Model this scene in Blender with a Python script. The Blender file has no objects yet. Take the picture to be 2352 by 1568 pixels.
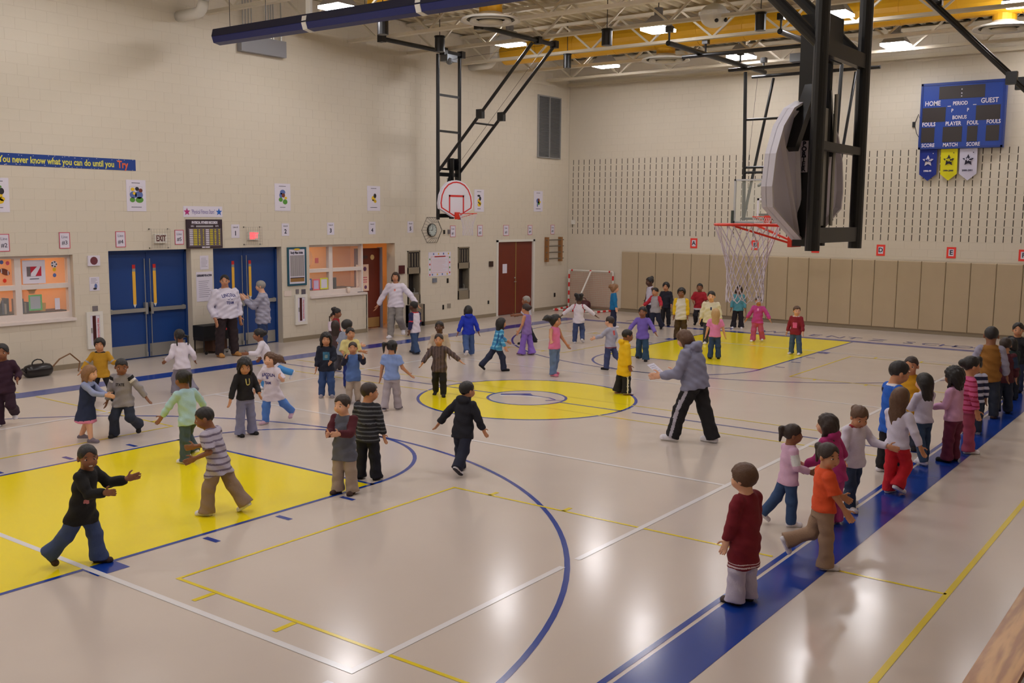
import bpy, bmesh, math, random
import numpy as np
from mathutils import Vector, Matrix
from mathutils.bvhtree import BVHTree

random.seed(7)
SC = bpy.context.scene
COL = SC.collection

# ------------------------------------------------------------------ camera
def make_camera():
    yaw, pitch, roll = math.radians(36.457), math.radians(7.176), math.radians(0.491)
    f = Vector((math.cos(pitch) * math.cos(yaw), math.cos(pitch) * math.sin(yaw), -math.sin(pitch)))
    r = Vector((math.sin(yaw), -math.cos(yaw), 0.0))
    u = r.cross(f)
    c, s = math.cos(roll), math.sin(roll)
    r2, u2 = r * c + u * s, u * c - r * s
    cam = bpy.data.cameras.new('camera')
    cam.sensor_width = 36.0
    cam.lens = 36.0 * 2299.86 / 2352.0
    cam.clip_start, cam.clip_end = 0.05, 200
    o = bpy.data.objects.new('camera', cam)
    m = Matrix((r2, u2, -f)).transposed().to_4x4()
    m.translation = Vector((-13.466, -9.63, 3.033))
    o.matrix_world = m
    COL.objects.link(o)
    SC.camera = o
make_camera()
CAM = np.array((-13.466, -9.63, 3.033))

# ------------------------------------------------------------------ world, exposure, lamp strength
W = bpy.data.worlds.new('world')
SC.world = W
W.use_nodes = True
W.node_tree.nodes['Background'].inputs[0].default_value = (0.02, 0.02, 0.025, 1)
W.node_tree.nodes['Background'].inputs[1].default_value = 0.2
LAMP_STRENGTH = 46.0
LAMP_COLOR = (1.0, 0.97, 0.99)
OFFICE_STRENGTH = 8.5
OFFICE_COLOR = (1.0, 0.60, 0.30)
vs = SC.view_settings
vs.view_transform = 'Standard'
vs.look = 'None'
vs.exposure = 0.0
vs.gamma = 1.0
vs.use_curve_mapping = False
SC.cycles.adaptive_threshold = 0.03
SC.cycles.use_light_tree = False
SC.cycles.max_bounces = 5
SC.cycles.diffuse_bounces = 3
SC.cycles.glossy_bounces = 2
SC.cycles.transmission_bounces = 2
SC.cycles.transparent_max_bounces = 8
SC.cycles.caustics_reflective = False
SC.cycles.caustics_refractive = False

# ------------------------------------------------------------------ materials
MATS = {}
def lin(c):
    return tuple((x / 12.92 if x <= 0.04045 else ((x + 0.055) / 1.055) ** 2.4) for x in c)
def S(r, g, b):
    return lin((r / 255.0, g / 255.0, b / 255.0))
def mat(name, col, rough=0.6, metal=0.0, var=0.0, vscale=8.0, bump=0.0, bscale=60.0, spec=None, emit=None, coat=0.0, alpha=None):
    if name in MATS:
        return MATS[name]
    m = bpy.data.materials.new(name)
    m.use_nodes = True
    nt = m.node_tree
    b = nt.nodes['Principled BSDF']
    b.inputs['Base Color'].default_value = (*col, 1)
    b.inputs['Roughness'].default_value = rough
    b.inputs['Metallic'].default_value = metal
    if spec is not None:
        b.inputs['Specular IOR Level'].default_value = spec
    if coat:
        b.inputs['Coat Weight'].default_value = coat
        b.inputs['Coat Roughness'].default_value = 0.15
    if alpha is not None:
        b.inputs['Alpha'].default_value = alpha
    if emit:
        b.inputs['Emission Color'].default_value = (*emit[0], 1)
        b.inputs['Emission Strength'].default_value = emit[1]
    if var or bump:
        tc = nt.nodes.new('ShaderNodeTexCoord')
    if var:
        n = nt.nodes.new('ShaderNodeTexNoise')
        n.inputs['Scale'].default_value = vscale
        n.inputs['Detail'].default_value = 4
        nt.links.new(tc.outputs['Object'], n.inputs['Vector'])
        mx = nt.nodes.new('ShaderNodeMix')
        mx.data_type = 'RGBA'
        mx.inputs[6].default_value = (*[c * (1 - var) for c in col], 1)
        mx.inputs[7].default_value = (*[min(1, c * (1 + var)) for c in col], 1)
        nt.links.new(n.outputs['Fac'], mx.inputs[0])
        nt.links.new(mx.outputs[2], b.inputs['Base Color'])
    if bump:
        n2 = nt.nodes.new('ShaderNodeTexNoise')
        n2.inputs['Scale'].default_value = bscale
        n2.inputs['Detail'].default_value = 3
        nt.links.new(tc.outputs['Object'], n2.inputs['Vector'])
        bp = nt.nodes.new('ShaderNodeBump')
        bp.inputs['Strength'].default_value = bump
        bp.inputs['Distance'].default_value = 0.01
        nt.links.new(n2.outputs['Fac'], bp.inputs['Height'])
        nt.links.new(bp.outputs['Normal'], b.inputs['Normal'])
    MATS[name] = m
    return m

M_WALL = mat('wall_paint', S(214, 204, 187), 0.55, var=0.03, vscale=1.3)
M_MORTAR = mat('wall_joint', S(207, 196, 178), 0.7)
M_PAD = mat('pad_vinyl', S(180, 161, 132), 0.55, var=0.04, vscale=3)
M_BASE = mat('baseboard_vinyl', S(146, 132, 110), 0.6)
M_DECK = mat('deck_paint', S(196, 182, 152), 0.7)
M_STEEL = mat('joist_paint', S(214, 204, 184), 0.6)
M_BLACK = mat('black_steel', S(22, 22, 24), 0.35)
M_YDUCT = mat('yellow_duct', S(232, 176, 34), 0.5)
M_WHITE = mat('white_paint', S(226, 222, 214), 0.5)
M_PAPER = mat('paper_white', S(222, 216, 230), 0.7)
M_BLUE = mat('blue_door_paint', S(22, 62, 128), 0.4)
M_STAINLESS = mat('stainless', S(176, 176, 172), 0.35, metal=0.7)
M_WOOD = None
M_INK = mat('ink_dark', S(40, 36, 60), 0.7)
M_RED = mat('red_print', S(210, 40, 40), 0.6)
M_LAMP = mat('lamp_lens', (1, 1, 1), 0.4, emit=(LAMP_COLOR, LAMP_STRENGTH))

def floor_material():
    m = bpy.data.materials.new('floor_coating')
    m.use_nodes = True
    nt = m.node_tree
    b = nt.nodes['Principled BSDF']
    tc = nt.nodes.new('ShaderNodeTexCoord')
    n = nt.nodes.new('ShaderNodeTexNoise')
    n.inputs['Scale'].default_value = 0.9
    n.inputs['Detail'].default_value = 5
    nt.links.new(tc.outputs['Object'], n.inputs['Vector'])
    mx = nt.nodes.new('ShaderNodeMix'); mx.data_type = 'RGBA'
    mx.inputs[6].default_value = (*S(199, 185, 175), 1)
    mx.inputs[7].default_value = (*S(210, 197, 187), 1)
    nt.links.new(n.outputs['Fac'], mx.inputs[0])
    nt.links.new(mx.outputs[2], b.inputs['Base Color'])
    n3 = nt.nodes.new('ShaderNodeTexNoise'); n3.inputs['Scale'].default_value = 3.0
    nt.links.new(tc.outputs['Object'], n3.inputs['Vector'])
    mr = nt.nodes.new('ShaderNodeMapRange')
    mr.inputs['To Min'].default_value = 0.14; mr.inputs['To Max'].default_value = 0.20
    nt.links.new(n3.outputs['Fac'], mr.inputs['Value'])
    nt.links.new(mr.outputs['Result'], b.inputs['Roughness'])
    b.inputs['Specular IOR Level'].default_value = 0.42
    return m
M_FLOOR = floor_material()
M_LBLUE = mat('floor_blue', S(24, 60, 150), 0.17, spec=0.40)
M_LYEL = mat('floor_yellow', S(246, 222, 20), 0.17, spec=0.40)
M_LYEL2 = mat('floor_yellow_line', S(226, 200, 40), 0.17, spec=0.40)
M_LWHITE = mat('floor_white', S(226, 222, 224), 0.17, spec=0.40)

def wood_material():
    m = bpy.data.materials.new('bleacher_wood')
    m.use_nodes = True
    nt = m.node_tree
    b = nt.nodes['Principled BSDF']
    tc = nt.nodes.new('ShaderNodeTexCoord')
    mp = nt.nodes.new('ShaderNodeMapping')
    mp.inputs['Scale'].default_value = (0.9, 7.0, 7.0)
    nt.links.new(tc.outputs['Object'], mp.inputs['Vector'])
    w = nt.nodes.new('ShaderNodeTexWave')
    w.wave_type = 'RINGS'
    w.inputs['Scale'].default_value = 1.6
    w.inputs['Distortion'].default_value = 7.0
    w.inputs['Detail'].default_value = 3.0
    nt.links.new(mp.outputs['Vector'], w.inputs['Vector'])
    mx = nt.nodes.new('ShaderNodeMix'); mx.data_type = 'RGBA'
    mx.inputs[6].default_value = (*S(168, 112, 58), 1)
    mx.inputs[7].default_value = (*S(214, 160, 94), 1)
    nt.links.new(w.outputs['Fac'], mx.inputs[0])
    nt.links.new(mx.outputs[2], b.inputs['Base Color'])
    b.inputs['Roughness'].default_value = 0.28
    return m
M_WOOD = wood_material()

# ------------------------------------------------------------------ mesh helpers
class MB:
    def __init__(s):
        s.v = []; s.f = []; s.m = []
    def quadbox(s, c, mi=0):
        n = len(s.v); s.v += [tuple(x) for x in c]
        for q in ((0, 3, 2, 1), (4, 5, 6, 7), (0, 1, 5, 4), (1, 2, 6, 5), (2, 3, 7, 6), (3, 0, 4, 7)):
            s.f.append(tuple(n + i for i in q)); s.m.append(mi)
        return s
    def box(s, x0, x1, y0, y1, z0, z1, mi=0):
        x0, x1 = min(x0, x1), max(x0, x1); y0, y1 = min(y0, y1), max(y0, y1); z0, z1 = min(z0, z1), max(z0, z1)
        return s.quadbox([(x0, y0, z0), (x1, y0, z0), (x1, y1, z0), (x0, y1, z0), (x0, y0, z1), (x1, y0, z1), (x1, y1, z1), (x0, y1, z1)], mi)
    def bar(s, a, b, w, h, up=(0, 0, 1), mi=0):
        a, b = Vector(a), Vector(b); d = (b - a).normalized(); up = Vector(up)
        sd = d.cross(up)
        if sd.length < 1e-4: sd = d.cross(Vector((1, 0, 0)))
        sd.normalize(); u = sd.cross(d)
        sd *= w / 2; u *= h / 2
        return s.quadbox([a - sd - u, a + sd - u, a + sd + u, a - sd + u, b - sd - u, b + sd - u, b + sd + u, b - sd + u], mi)
    def tube(s, pts, r, n=8, mi=0, closed=False, caps=True):
        pts = [Vector(p) for p in pts]; k = len(pts)
        rs = r if isinstance(r, (list, tuple)) else [r] * k
        base = len(s.v); prev = None
        for i, p in enumerate(pts):
            if closed: d = pts[(i + 1) % k] - pts[i - 1]
            else: d = pts[min(i + 1, k - 1)] - pts[max(i - 1, 0)]
            d.normalize()
            if prev is None:
                a = d.cross(Vector((0, 0, 1)))
                if a.length < 1e-3: a = d.cross(Vector((1, 0, 0)))
            else:
                a = prev - d * prev.dot(d)
            a.normalize(); prev = a; b = d.cross(a)
            for j in range(n):
                t = 2 * math.pi * j / n
                s.v.append(tuple(p + (a * math.cos(t) + b * math.sin(t)) * rs[i]))
        for i in range(k if closed else k - 1):
            i2 = (i + 1) % k
            for j in range(n):
                j2 = (j + 1) % n
                s.f.append((base + i * n + j, base + i * n + j2, base + i2 * n + j2, base + i2 * n + j)); s.m.append(mi)
        if caps and not closed:
            s.f.append(tuple(base + j for j in reversed(range(n)))); s.m.append(mi)
            s.f.append(tuple(base + (k - 1) * n + j for j in range(n))); s.m.append(mi)
        return s
    def lathe(s, prof, c, n=20, mi=0):
        base = len(s.v); k = len(prof)
        for (r, z) in prof:
            for j in range(n):
                t = 2 * math.pi * j / n
                s.v.append((c[0] + r * math.cos(t), c[1] + r * math.sin(t), c[2] + z))
        for i in range(k - 1):
            for j in range(n):
                j2 = (j + 1) % n
                s.f.append((base + i * n + j, base + i * n + j2, base + (i + 1) * n + j2, base + (i + 1) * n + j)); s.m.append(mi)
        return s
    def prism(s, poly, fn, t0, t1, mi=0):
        """poly: 2-D outline; fn(u, v, t) -> world point"""
        n = len(poly); base = len(s.v)
        s.v += [tuple(fn(u, v, t0)) for u, v in poly] + [tuple(fn(u, v, t1)) for u, v in poly]
        s.f.append(tuple(base + i for i in range(n))); s.m.append(mi)
        s.f.append(tuple(base + n + i for i in reversed(range(n)))); s.m.append(mi)
        for i in range(n):
            j = (i + 1) % n
            s.f.append((base + i, base + n + i, base + n + j, base + j)); s.m.append(mi)
        return s
    def ball(s, c, r, n=10, k=6, mi=0, sc=(1, 1, 1), ax=None):
        base = len(s.v)
        ax = ax or (Vector((1, 0, 0)), Vector((0, 1, 0)), Vector((0, 0, 1)))
        for i in range(k + 1):
            th = math.pi * i / k
            for j in range(n):
                ph = 2 * math.pi * j / n
                l = (math.sin(th) * math.cos(ph) * sc[0] * r, math.sin(th) * math.sin(ph) * sc[1] * r, math.cos(th) * sc[2] * r)
                s.v.append(tuple(Vector(c) + ax[0] * l[0] + ax[1] * l[1] + ax[2] * l[2]))
        for i in range(k):
            for j in range(n):
                j2 = (j + 1) % n
                s.f.append((base + i * n + j, base + (i + 1) * n + j, base + (i + 1) * n + j2, base + i * n + j2)); s.m.append(mi)
        return s
    def flat(s, poly, z, mi=0):
        base = len(s.v); s.v += [(x, y, z) for x, y in poly]
        s.f.append(tuple(range(base, base + len(poly)))); s.m.append(mi)
        return s
    def build(s, name, mats, parent=None, loc=None, smooth=False, fix=True):
        mats = mats if isinstance(mats, (list, tuple)) else [mats]
        off = Vector(loc) if loc is not None else Vector((0, 0, 0))
        if parent is not None:
            off = wloc(parent) + off if loc is not None else wloc(parent)
        me = bpy.data.meshes.new(name)
        me.from_pydata([(x - off.x, y - off.y, z - off.z) for x, y, z in s.v], [], s.f)
        for m in mats: me.materials.append(m)
        if len(mats) > 1: me.polygons.foreach_set('material_index', s.m)
        if fix:
            bm = bmesh.new(); bm.from_mesh(me)
            bmesh.ops.recalc_face_normals(bm, faces=bm.faces)
            bm.to_mesh(me); bm.free()
        if smooth: me.polygons.foreach_set('use_smooth', [True] * len(me.polygons))
        o = bpy.data.objects.new(name, me)
        COL.objects.link(o)
        if parent is not None:
            o.parent = parent
            if loc is not None: o.location = Vector(loc)
        elif loc is not None: o.location = Vector(loc)
        return o
def wloc(o):
    l = Vector(o.location)
    while o.parent is not None:
        o = o.parent; l += Vector(o.location)
    return l
def tag(o, label=None, cat=None, group=None, kind=None):
    if label: o['label'] = label
    if cat: o['category'] = cat
    if group: o['group'] = group
    if kind: o['kind'] = kind
    return o
def empty(name, loc, label=None, cat=None, group=None, kind=None):
    o = bpy.data.objects.new(name, None); o.empty_display_size = 0.1
    o.location = loc; COL.objects.link(o)
    return tag(o, label, cat, group, kind)
def dup(o, loc=None, parent=None):
    c = o.copy(); COL.objects.link(c)
    if parent is not None: c.parent = parent
    if loc is not None: c.location = loc
    for ch in list(o.children): dup(ch, None, c)
    return c
_TXT = {}
def text_mesh(body, size, extrude=0.0015, align='CENTER', sx=1.0, bold=0.0):
    key = (body, size, extrude, align, sx, bold)
    if key in _TXT: return _TXT[key]
    cu = bpy.data.curves.new('lettering', 'FONT')
    cu.body = body; cu.size = size; cu.extrude = extrude; cu.align_x = align; cu.align_y = 'CENTER'
    cu.resolution_u = 2; cu.offset = bold
    o = bpy.data.objects.new('lettering', cu); COL.objects.link(o)
    dg = bpy.context.evaluated_depsgraph_get(); dg.update()
    me = bpy.data.meshes.new_from_object(o.evaluated_get(dg))
    if sx != 1.0: me.transform(Matrix.Diagonal((sx, 1, 1, 1)))
    bpy.data.objects.remove(o); bpy.data.curves.remove(cu)
    _TXT[key] = me
    return me
ROT_LEFT = (math.pi / 2, 0, 0)
ROT_FAR = (math.pi / 2, 0, -math.pi / 2)
def text(body, pos, size, m, rot, parent, align='CENTER', sx=1.0, name='lettering', bold=0.0, extrude=0.0015):
    me = text_mesh(body, size, extrude, align, sx, bold).copy()
    me.materials.clear(); me.materials.append(m)
    o = bpy.data.objects.new(name, me); COL.objects.link(o)
    o.parent = parent; o.rotation_euler = rot
    o.location = Vector(pos) - wloc(parent)
    return o
# ------------------------------------------------------------------ the setting: floor and court markings
YW, XW, ZD = 8.7, 14.4, 8.02
XN, YR = -14.6, -11.6
fl = MB().box(XN - .3, XW + .3, YR - .3, 11.6, -0.2, 0.0).build('floor', M_FLOOR)
tag(fl, 'glossy beige gymnasium floor with painted court markings', kind='structure')
def paint(name, m, z, *polys):
    mb = MB()
    for p in polys: mb.flat(p, z)
    return mb.build(name, m, fl, fix=False)
def rect(x0, x1, y0, y1):
    return [(min(x0, x1), min(y0, y1)), (max(x0, x1), min(y0, y1)), (max(x0, x1), max(y0, y1)), (min(x0, x1), max(y0, y1))]
def ring(cx, cy, r, w, a0=0, a1=360, n=72):
    out = []
    for i in range(n):
        t0, t1 = math.radians(a0 + (a1 - a0) * i / n), math.radians(a0 + (a1 - a0) * (i + 1) / n)
        out.append([(cx + (r - w) * math.cos(t0), cy + (r - w) * math.sin(t0)), (cx + r * math.cos(t0), cy + r * math.sin(t0)),
                    (cx + r * math.cos(t1), cy + r * math.sin(t1)), (cx + (r - w) * math.cos(t1), cy + (r - w) * math.sin(t1))])
    return out
def disc(cx, cy, r, n=72):
    return [(cx + r * math.cos(2 * math.pi * i / n), cy + r * math.sin(2 * math.pi * i / n)) for i in range(n)]
LW = 0.05
LH, FT = 11.28, 5.49
for sg in (-1, 1):
    X = lambda v: sg * v
    paint('painted_key', M_LYEL, 0.001, rect(X(FT), X(LH), -1.83, 1.83))
    paint('painted_line', M_LBLUE, 0.0018, rect(X(FT), X(LH), -1.83, -1.83 + LW), rect(X(FT), X(LH), 1.83 - LW, 1.83), rect(X(FT), X(FT + LW), -1.83, 1.83))
    paint('free_throw_arc', M_LBLUE, 0.0018, *ring(X(FT), 0, 1.83, LW, *((-90, 90) if sg < 0 else (90, 270)), n=40))
    a = (-90, 90) if sg < 0 else (90, 270)
    paint('three_point_line', M_LBLUE, 0.0018, *ring(X(LH - 1.6), 0, 6.03, LW, *a, n=72), rect(X(LH - 1.6), X(LH), 5.98, 6.03), rect(X(LH - 1.6), X(LH), -6.03, -5.98))
    for y in (-1, 1):
        for xx in (7.84, 6.97, 6.09):
            paint('lane_tick', M_LBLUE, 0.0018, rect(X(xx - .03), X(xx + .03), y * 1.90, y * 2.10))
        paint('lane_block', M_LBLUE, 0.0018, rect(X(8.72), X(9.02), y * 1.83, y * 2.05))
paint('centre_circle', M_LYEL, 0.001, disc(0, 0, 1.84))
paint('centre_circle_ring', M_LBLUE, 0.0018, *ring(0, 0, 1.845, LW))
paint('centre_emblem_disc', M_FLOOR, 0.0022, disc(0, 0, 0.64))
paint('centre_emblem_ring', M_LBLUE, 0.0026, *ring(0, 0, 0.68, .045))
paint('half_court_line', M_LBLUE, 0.0018, rect(-.025, .025, .68, 6.4), rect(-.025, .025, -1.84, -.68), rect(-.025, .025, -6.39, -2.02))
# emblem: a dark swoosh with a white underside inside the centre circle, u along -Y (image right), v along +X
def emb(pts): return [(v, -u) for u, v in pts]
paint('emblem_swoosh', M_LBLUE, 0.0030,
      emb([(-.56, .02), (-.50, -.06), (-.30, .08), (-.1, .17), (.1, .21), (.1, .25), (-.06, .26), (-.18, .36), (-.3, .26), (-.42, .16)]),
      emb([(.1, .21), (.3, .20), (.48, .12), (.49, .15), (.32, .235), (.1, .25)]), emb([(.46, .10), (.38, -.02), (.42, -.04), (.53, .11), (.66, .17), (.64, .20)]))
paint('emblem_white', M_LWHITE, 0.0028, emb([(-.50, -.08), (-.3, .06), (-.1, .155), (.1, .195), (.3, .185), (.1, .12), (-.1, .07), (-.3, -.04), (-.46, -.15)]))
# volleyball court in white
WW = 0.055
paint('painted_line', M_LWHITE, 0.0024, rect(-9.0, -8.94, -4.97, 4.24), rect(-9.0, -6.43, -5.03, -4.97), rect(-6.2, 9.06, -5.03, -4.97),
      rect(-9.0, 9.06, 4.24, 4.30), rect(-3.09, -3.04, -4.97, 4.24), rect(2.86, 2.91, -4.97, 4.24), rect(9.0, 9.05, -4.97, 4.24), rect(-9.3, -9.16, -5.03, -4.97))
# badminton courts in yellow
yl = 0.035
def yrect(*a): return rect(*a)
for sg in (-1, 1):
    for sy in (-1, 1):
        paint('painted_line', M_LYEL2, 0.0021, rect(sg * 5.06, sg * 8.62, sy * 2.6, sy * (2.6 + yl)), rect(sg * 8.62, sg * (8.62 + yl), sy * 2.6, sy * 5.9),
              rect(sg * 5.06, sg * (5.06 - yl), sy * 2.6, sy * 6.35), rect(sg * 5.06, sg * (5.06 - yl), sy * 6.9, sy * 7.83))
        for yy in (3.1, 4.06):
            paint('painted_tick', M_LYEL2, 0.0021, rect(sg * 8.66, sg * 8.86, sy * yy, sy * (yy + .05)), rect(sg * 4.90, sg * 5.05, sy * yy, sy * (yy + .05)))
    paint('painted_line', M_LYEL2, 0.0021, rect(sg * .5, sg * (.5 + yl), -6.3, 6.3))
paint('painted_line', M_LYEL2, 0.0021, rect(XN, XW, -7.86, -7.81))
# blue border bands
paint('border_band', M_LBLUE, 0.0018, rect(XN + 2, 11.55, -6.44, -6.39), rect(XN + 2, 11.55, -6.87, -6.475))
paint('border_band', M_LBLUE, 0.0018, rect(XN + 2, 11.55, 6.40, 6.87))
paint('border_band', M_LBLUE, 0.0018, rect(LH, 11.55, -6.39, 6.40))
for ch, y in (('N', 4.79), ('A', 1.85), ('W', .6), ('L', .04), ('E', -.58), ('N', -1.12), ('T', -1.57), ('Z', -2.18), ('S', -2.95), ('C', -3.43), ('H', -3.85), ('O', -4.2), ('O', -4.65), ('L', -5.1)):
    t = text(ch, (12.05, y, 0.003), 0.62, M_LBLUE, (0, 0, -math.pi / 2), fl, name='floor_letter', extrude=0.0004)

# ------------------------------------------------------------------ walls of painted concrete block
JD = 0.002
def subtract(r, holes):
    out = [r]
    for (a0, a1, b0, b1) in holes:
        nxt = []
        for (x0, x1, z0, z1) in out:
            if a1 <= x0 or a0 >= x1 or b1 <= z0 or b0 >= z1: nxt.append((x0, x1, z0, z1)); continue
            if a0 > x0: nxt.append((x0, a0, z0, z1))
            if a1 < x1: nxt.append((a1, x1, z0, z1))
            c0, c1 = max(x0, a0), min(x1, a1)
            if b0 > z0: nxt.append((c0, c1, z0, b0))
            if b1 < z1: nxt.append((c0, c1, b1, z1))
        out = nxt
    return out
def block_wall(name, label, u0, u1, ztop, holes, skin, to_world, thick, near_point, zmin_blocks=0.0, noblock=()):
    """to_world(u, d, z): d = depth behind the wall face"""
    us = sorted({u0, u1, *[h[0] for h in holes], *[h[1] for h in holes]})
    us = [u for u in us if u0 <= u <= u1]
    mb = MB()
    for a, b in zip(us[:-1], us[1:]):
        for (x0, x1, z0, z1) in subtract((a, b, 0.0, ztop), holes):
            c = [to_world(x0, JD, z0), to_world(x1, JD, z0), to_world(x1, thick, z0), to_world(x0, thick, z0),
                 to_world(x0, JD, z1), to_world(x1, JD, z1), to_world(x1, thick, z1), to_world(x0, thick, z1)]
            mb.quadbox(c)
    wall = mb.build(name, M_MORTAR)
    tag(wall, label, kind='structure')
    g, bl, bh = 0.0018, 0.406, 0.203
    full, parts = [], []
    for j in range(int(ztop / bh) + 1):
        z0, z1 = j * bh, min((j + 1) * bh, ztop)
        if z1 - z0 < .03: continue
        u = u0 - (bl / 2 if j % 2 else 0)
        while u < u1:
            for (a, b, c, d) in subtract((max(u, u0) + g, min(u + bl, u1) - g, z0 + g, z1 - g), list(holes) + list(noblock)):
                if b - a < .02 or d - c < .02: continue
                (full if (b - a > bl - 2.5 * g and d - c > bh - 2.5 * g) else parts).append((a, b, c, d))
            u += bl
    def add(mb, a, b, c, d):
        e = .0016
        p = [to_world(a, JD, c), to_world(b, JD, c), to_world(b, JD, d), to_world(a, JD, d),
             to_world(a + e, 0, c + e), to_world(b - e, 0, c + e), to_world(b - e, 0, d - e), to_world(a + e, 0, d - e)]
        n = len(mb.v); mb.v += [tuple(x) for x in p]
        for q in ((4, 5, 6, 7), (0, 1, 5, 4), (1, 2, 6, 5), (2, 3, 7, 6), (3, 0, 4, 7)):
            mb.f.append(tuple(n + i for i in q)); mb.m.append(0)
    npt = np.array(near_point)
    full.sort(key=lambda r: np.linalg.norm(np.array(to_world((r[0] + r[1]) / 2, 0, (r[2] + r[3]) / 2)) - npt))
    proto = None
    for (a, b, c, d) in full[:300]:
        p = Vector(to_world((a + b) / 2, 0, (c + d) / 2))
        if proto is None:
            mb = MB(); add(mb, a, b, c, d)
            proto = mb.build('block', skin, wall, loc=p)
        else:
            o = proto.copy(); COL.objects.link(o); o.location = p
    mb = MB()
    for r in full[300:] + parts: add(mb, *r)
    tag(mb.build('blocks_beyond', skin, wall), kind='stuff')
    return wall

WIN1 = (-5.3, -2.94, 0.98, 2.21)
DR1, DR2 = (-2.19, -.26, 0, 2.26), (.31, 2.23, 0, 2.26)
WIN2, ALC = (3.09, 5.03, 1.03, 2.28), (5.03, 6.09, 0, 2.28)
F1, F2 = (6.57, 7.08, .62, 2.06), (8.70, 9.22, .62, 2.12)
DR3 = (10.56, 12.45, 0, 2.27)
holes_left = [WIN1, DR1, DR2, WIN2, ALC, F1, F2, DR3]
wall_left = block_wall('wall_left', 'long cream painted block wall with doors and office windows', XN, XW, ZD, holes_left, M_WALL,
                       lambda u, d, z: (u, YW + d, z), 0.3, (-2.5, YW, 3.2))
wall_far = block_wall('wall_far', 'cream painted block end wall with slotted acoustic band and pads', -YW, -YR, ZD, [], M_WALL,
                      lambda u, d, z: (XW + d, -u, z), 0.3, (XW, -3.0, 5.5), noblock=[(-6.62, -YR, 0, 1.95)])
tag(MB().box(XN - .3, XN, YR, YW + .3, 0, ZD).build('wall_near', M_WALL), 'cream wall behind the viewer', kind='structure')
tag(MB().box(XN - .3, XW + .3, YR - .3, YR, 0, ZD).build('wall_right', M_WALL), 'cream wall behind the bleachers', kind='structure')
# acoustic slots as thin dark boxes, recess shade put into their colour
M_SLOT = mat('slot_shade', S(44, 34, 26), 0.9)
slots = []
y = 8.52
while y > -8.6:
    for k in range(12): slots.append((y, 2.53 + k * 0.203))
    y -= 0.203
vis = [s_ for s_ in slots if s_[0] > -5.0]
vis.sort(key=lambda s_: s_[0])
pr = None
for (yy, zz) in vis[:300]:
    if pr is None: pr = MB().box(XW - .0015, XW + .004, yy - .010, yy + .010, zz - .08, zz + .08).build('acoustic_slot', M_SLOT, wall_far, loc=(XW, yy, zz))
    else:
        o = pr.copy(); COL.objects.link(o); o.location = (XW, yy, zz)
mb = MB()
for (yy, zz) in vis[300:] + [s_ for s_ in slots if s_[0] <= -5.0]: mb.box(XW - .0015, XW + .004, yy - .010, yy + .010, zz - .08, zz + .08)
tag(mb.build('acoustic_slots_beyond', M_SLOT, wall_far), kind='stuff')
# wall pads
yy = 6.60; pr = None; k = 0
def pad_mesh(y1, y0):
    e = .018
    c = [(XW, y1, .1), (XW, y0, .1), (XW, y0, 1.92), (XW, y1, 1.92)]
    d = [(XW - .045, y1 - .003, .103), (XW - .045, y0 + .003, .103), (XW - .045, y0 + .003, 1.917), (XW - .045, y1 - .003, 1.917)]
    f_ = [(XW - .06, y1 - e, .103 + e), (XW - .06, y0 + e, .103 + e), (XW - .06, y0 + e, 1.917 - e), (XW - .06, y1 - e, 1.917 - e)]
    mb = MB(); mb.v = c + d + f_
    for a in (0, 4):
        for i in range(4): mb.f.append((a + i, a + (i + 1) % 4, a + 4 + (i + 1) % 4, a + 4 + i)); mb.m.append(0)
    mb.f.append((8, 9, 10, 11)); mb.m.append(0)
    return mb
while yy > -8.5:
    if pr is None: pr = pad_mesh(yy, yy - .606).build('wall_pad', M_PAD, wall_far, loc=(XW, yy, 0))
    else:
        o = pr.copy(); COL.objects.link(o); o.location = (XW, yy, 0)
    yy -= .61
tag(MB().box(XW - .015, XW, YR, YW, 0, .1).build('baseboard_far', M_BASE), kind='structure', label='taupe vinyl base along the far wall')
mb = MB()
for a, b in ((XN, DR1[0]), (DR1[1], DR2[0]), (DR2[1], ALC[0]), (ALC[1], DR3[0] - .05), (DR3[1] + .05, XW)): mb.box(a, b, YW - .012, YW, 0, .1)
tag(mb.build('baseboard_left', M_BASE), kind='structure', label='taupe vinyl base along the left wall')

# ceiling: corrugated deck
mb = MB(); n = 0
ys = np.arange(YR - .3, YW + .3, .30)
pro = []
for q in ys: pro += [(q, ZD), (q + .11, ZD), (q + .15, ZD + .09), (q + .26, ZD + .09)]
pro.append((ys[-1] + .3, ZD))
for q, z in pro: mb.v += [(XN - .3, q, z), (XW + .3, q, z)]
for i in range(len(pro) - 1): mb.f.append((2 * i, 2 * i + 1, 2 * i + 3, 2 * i + 2)); mb.m.append(0)
tag(mb.build('ceiling', M_DECK, fix=False), 'cream corrugated steel roof deck', kind='structure')

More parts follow.
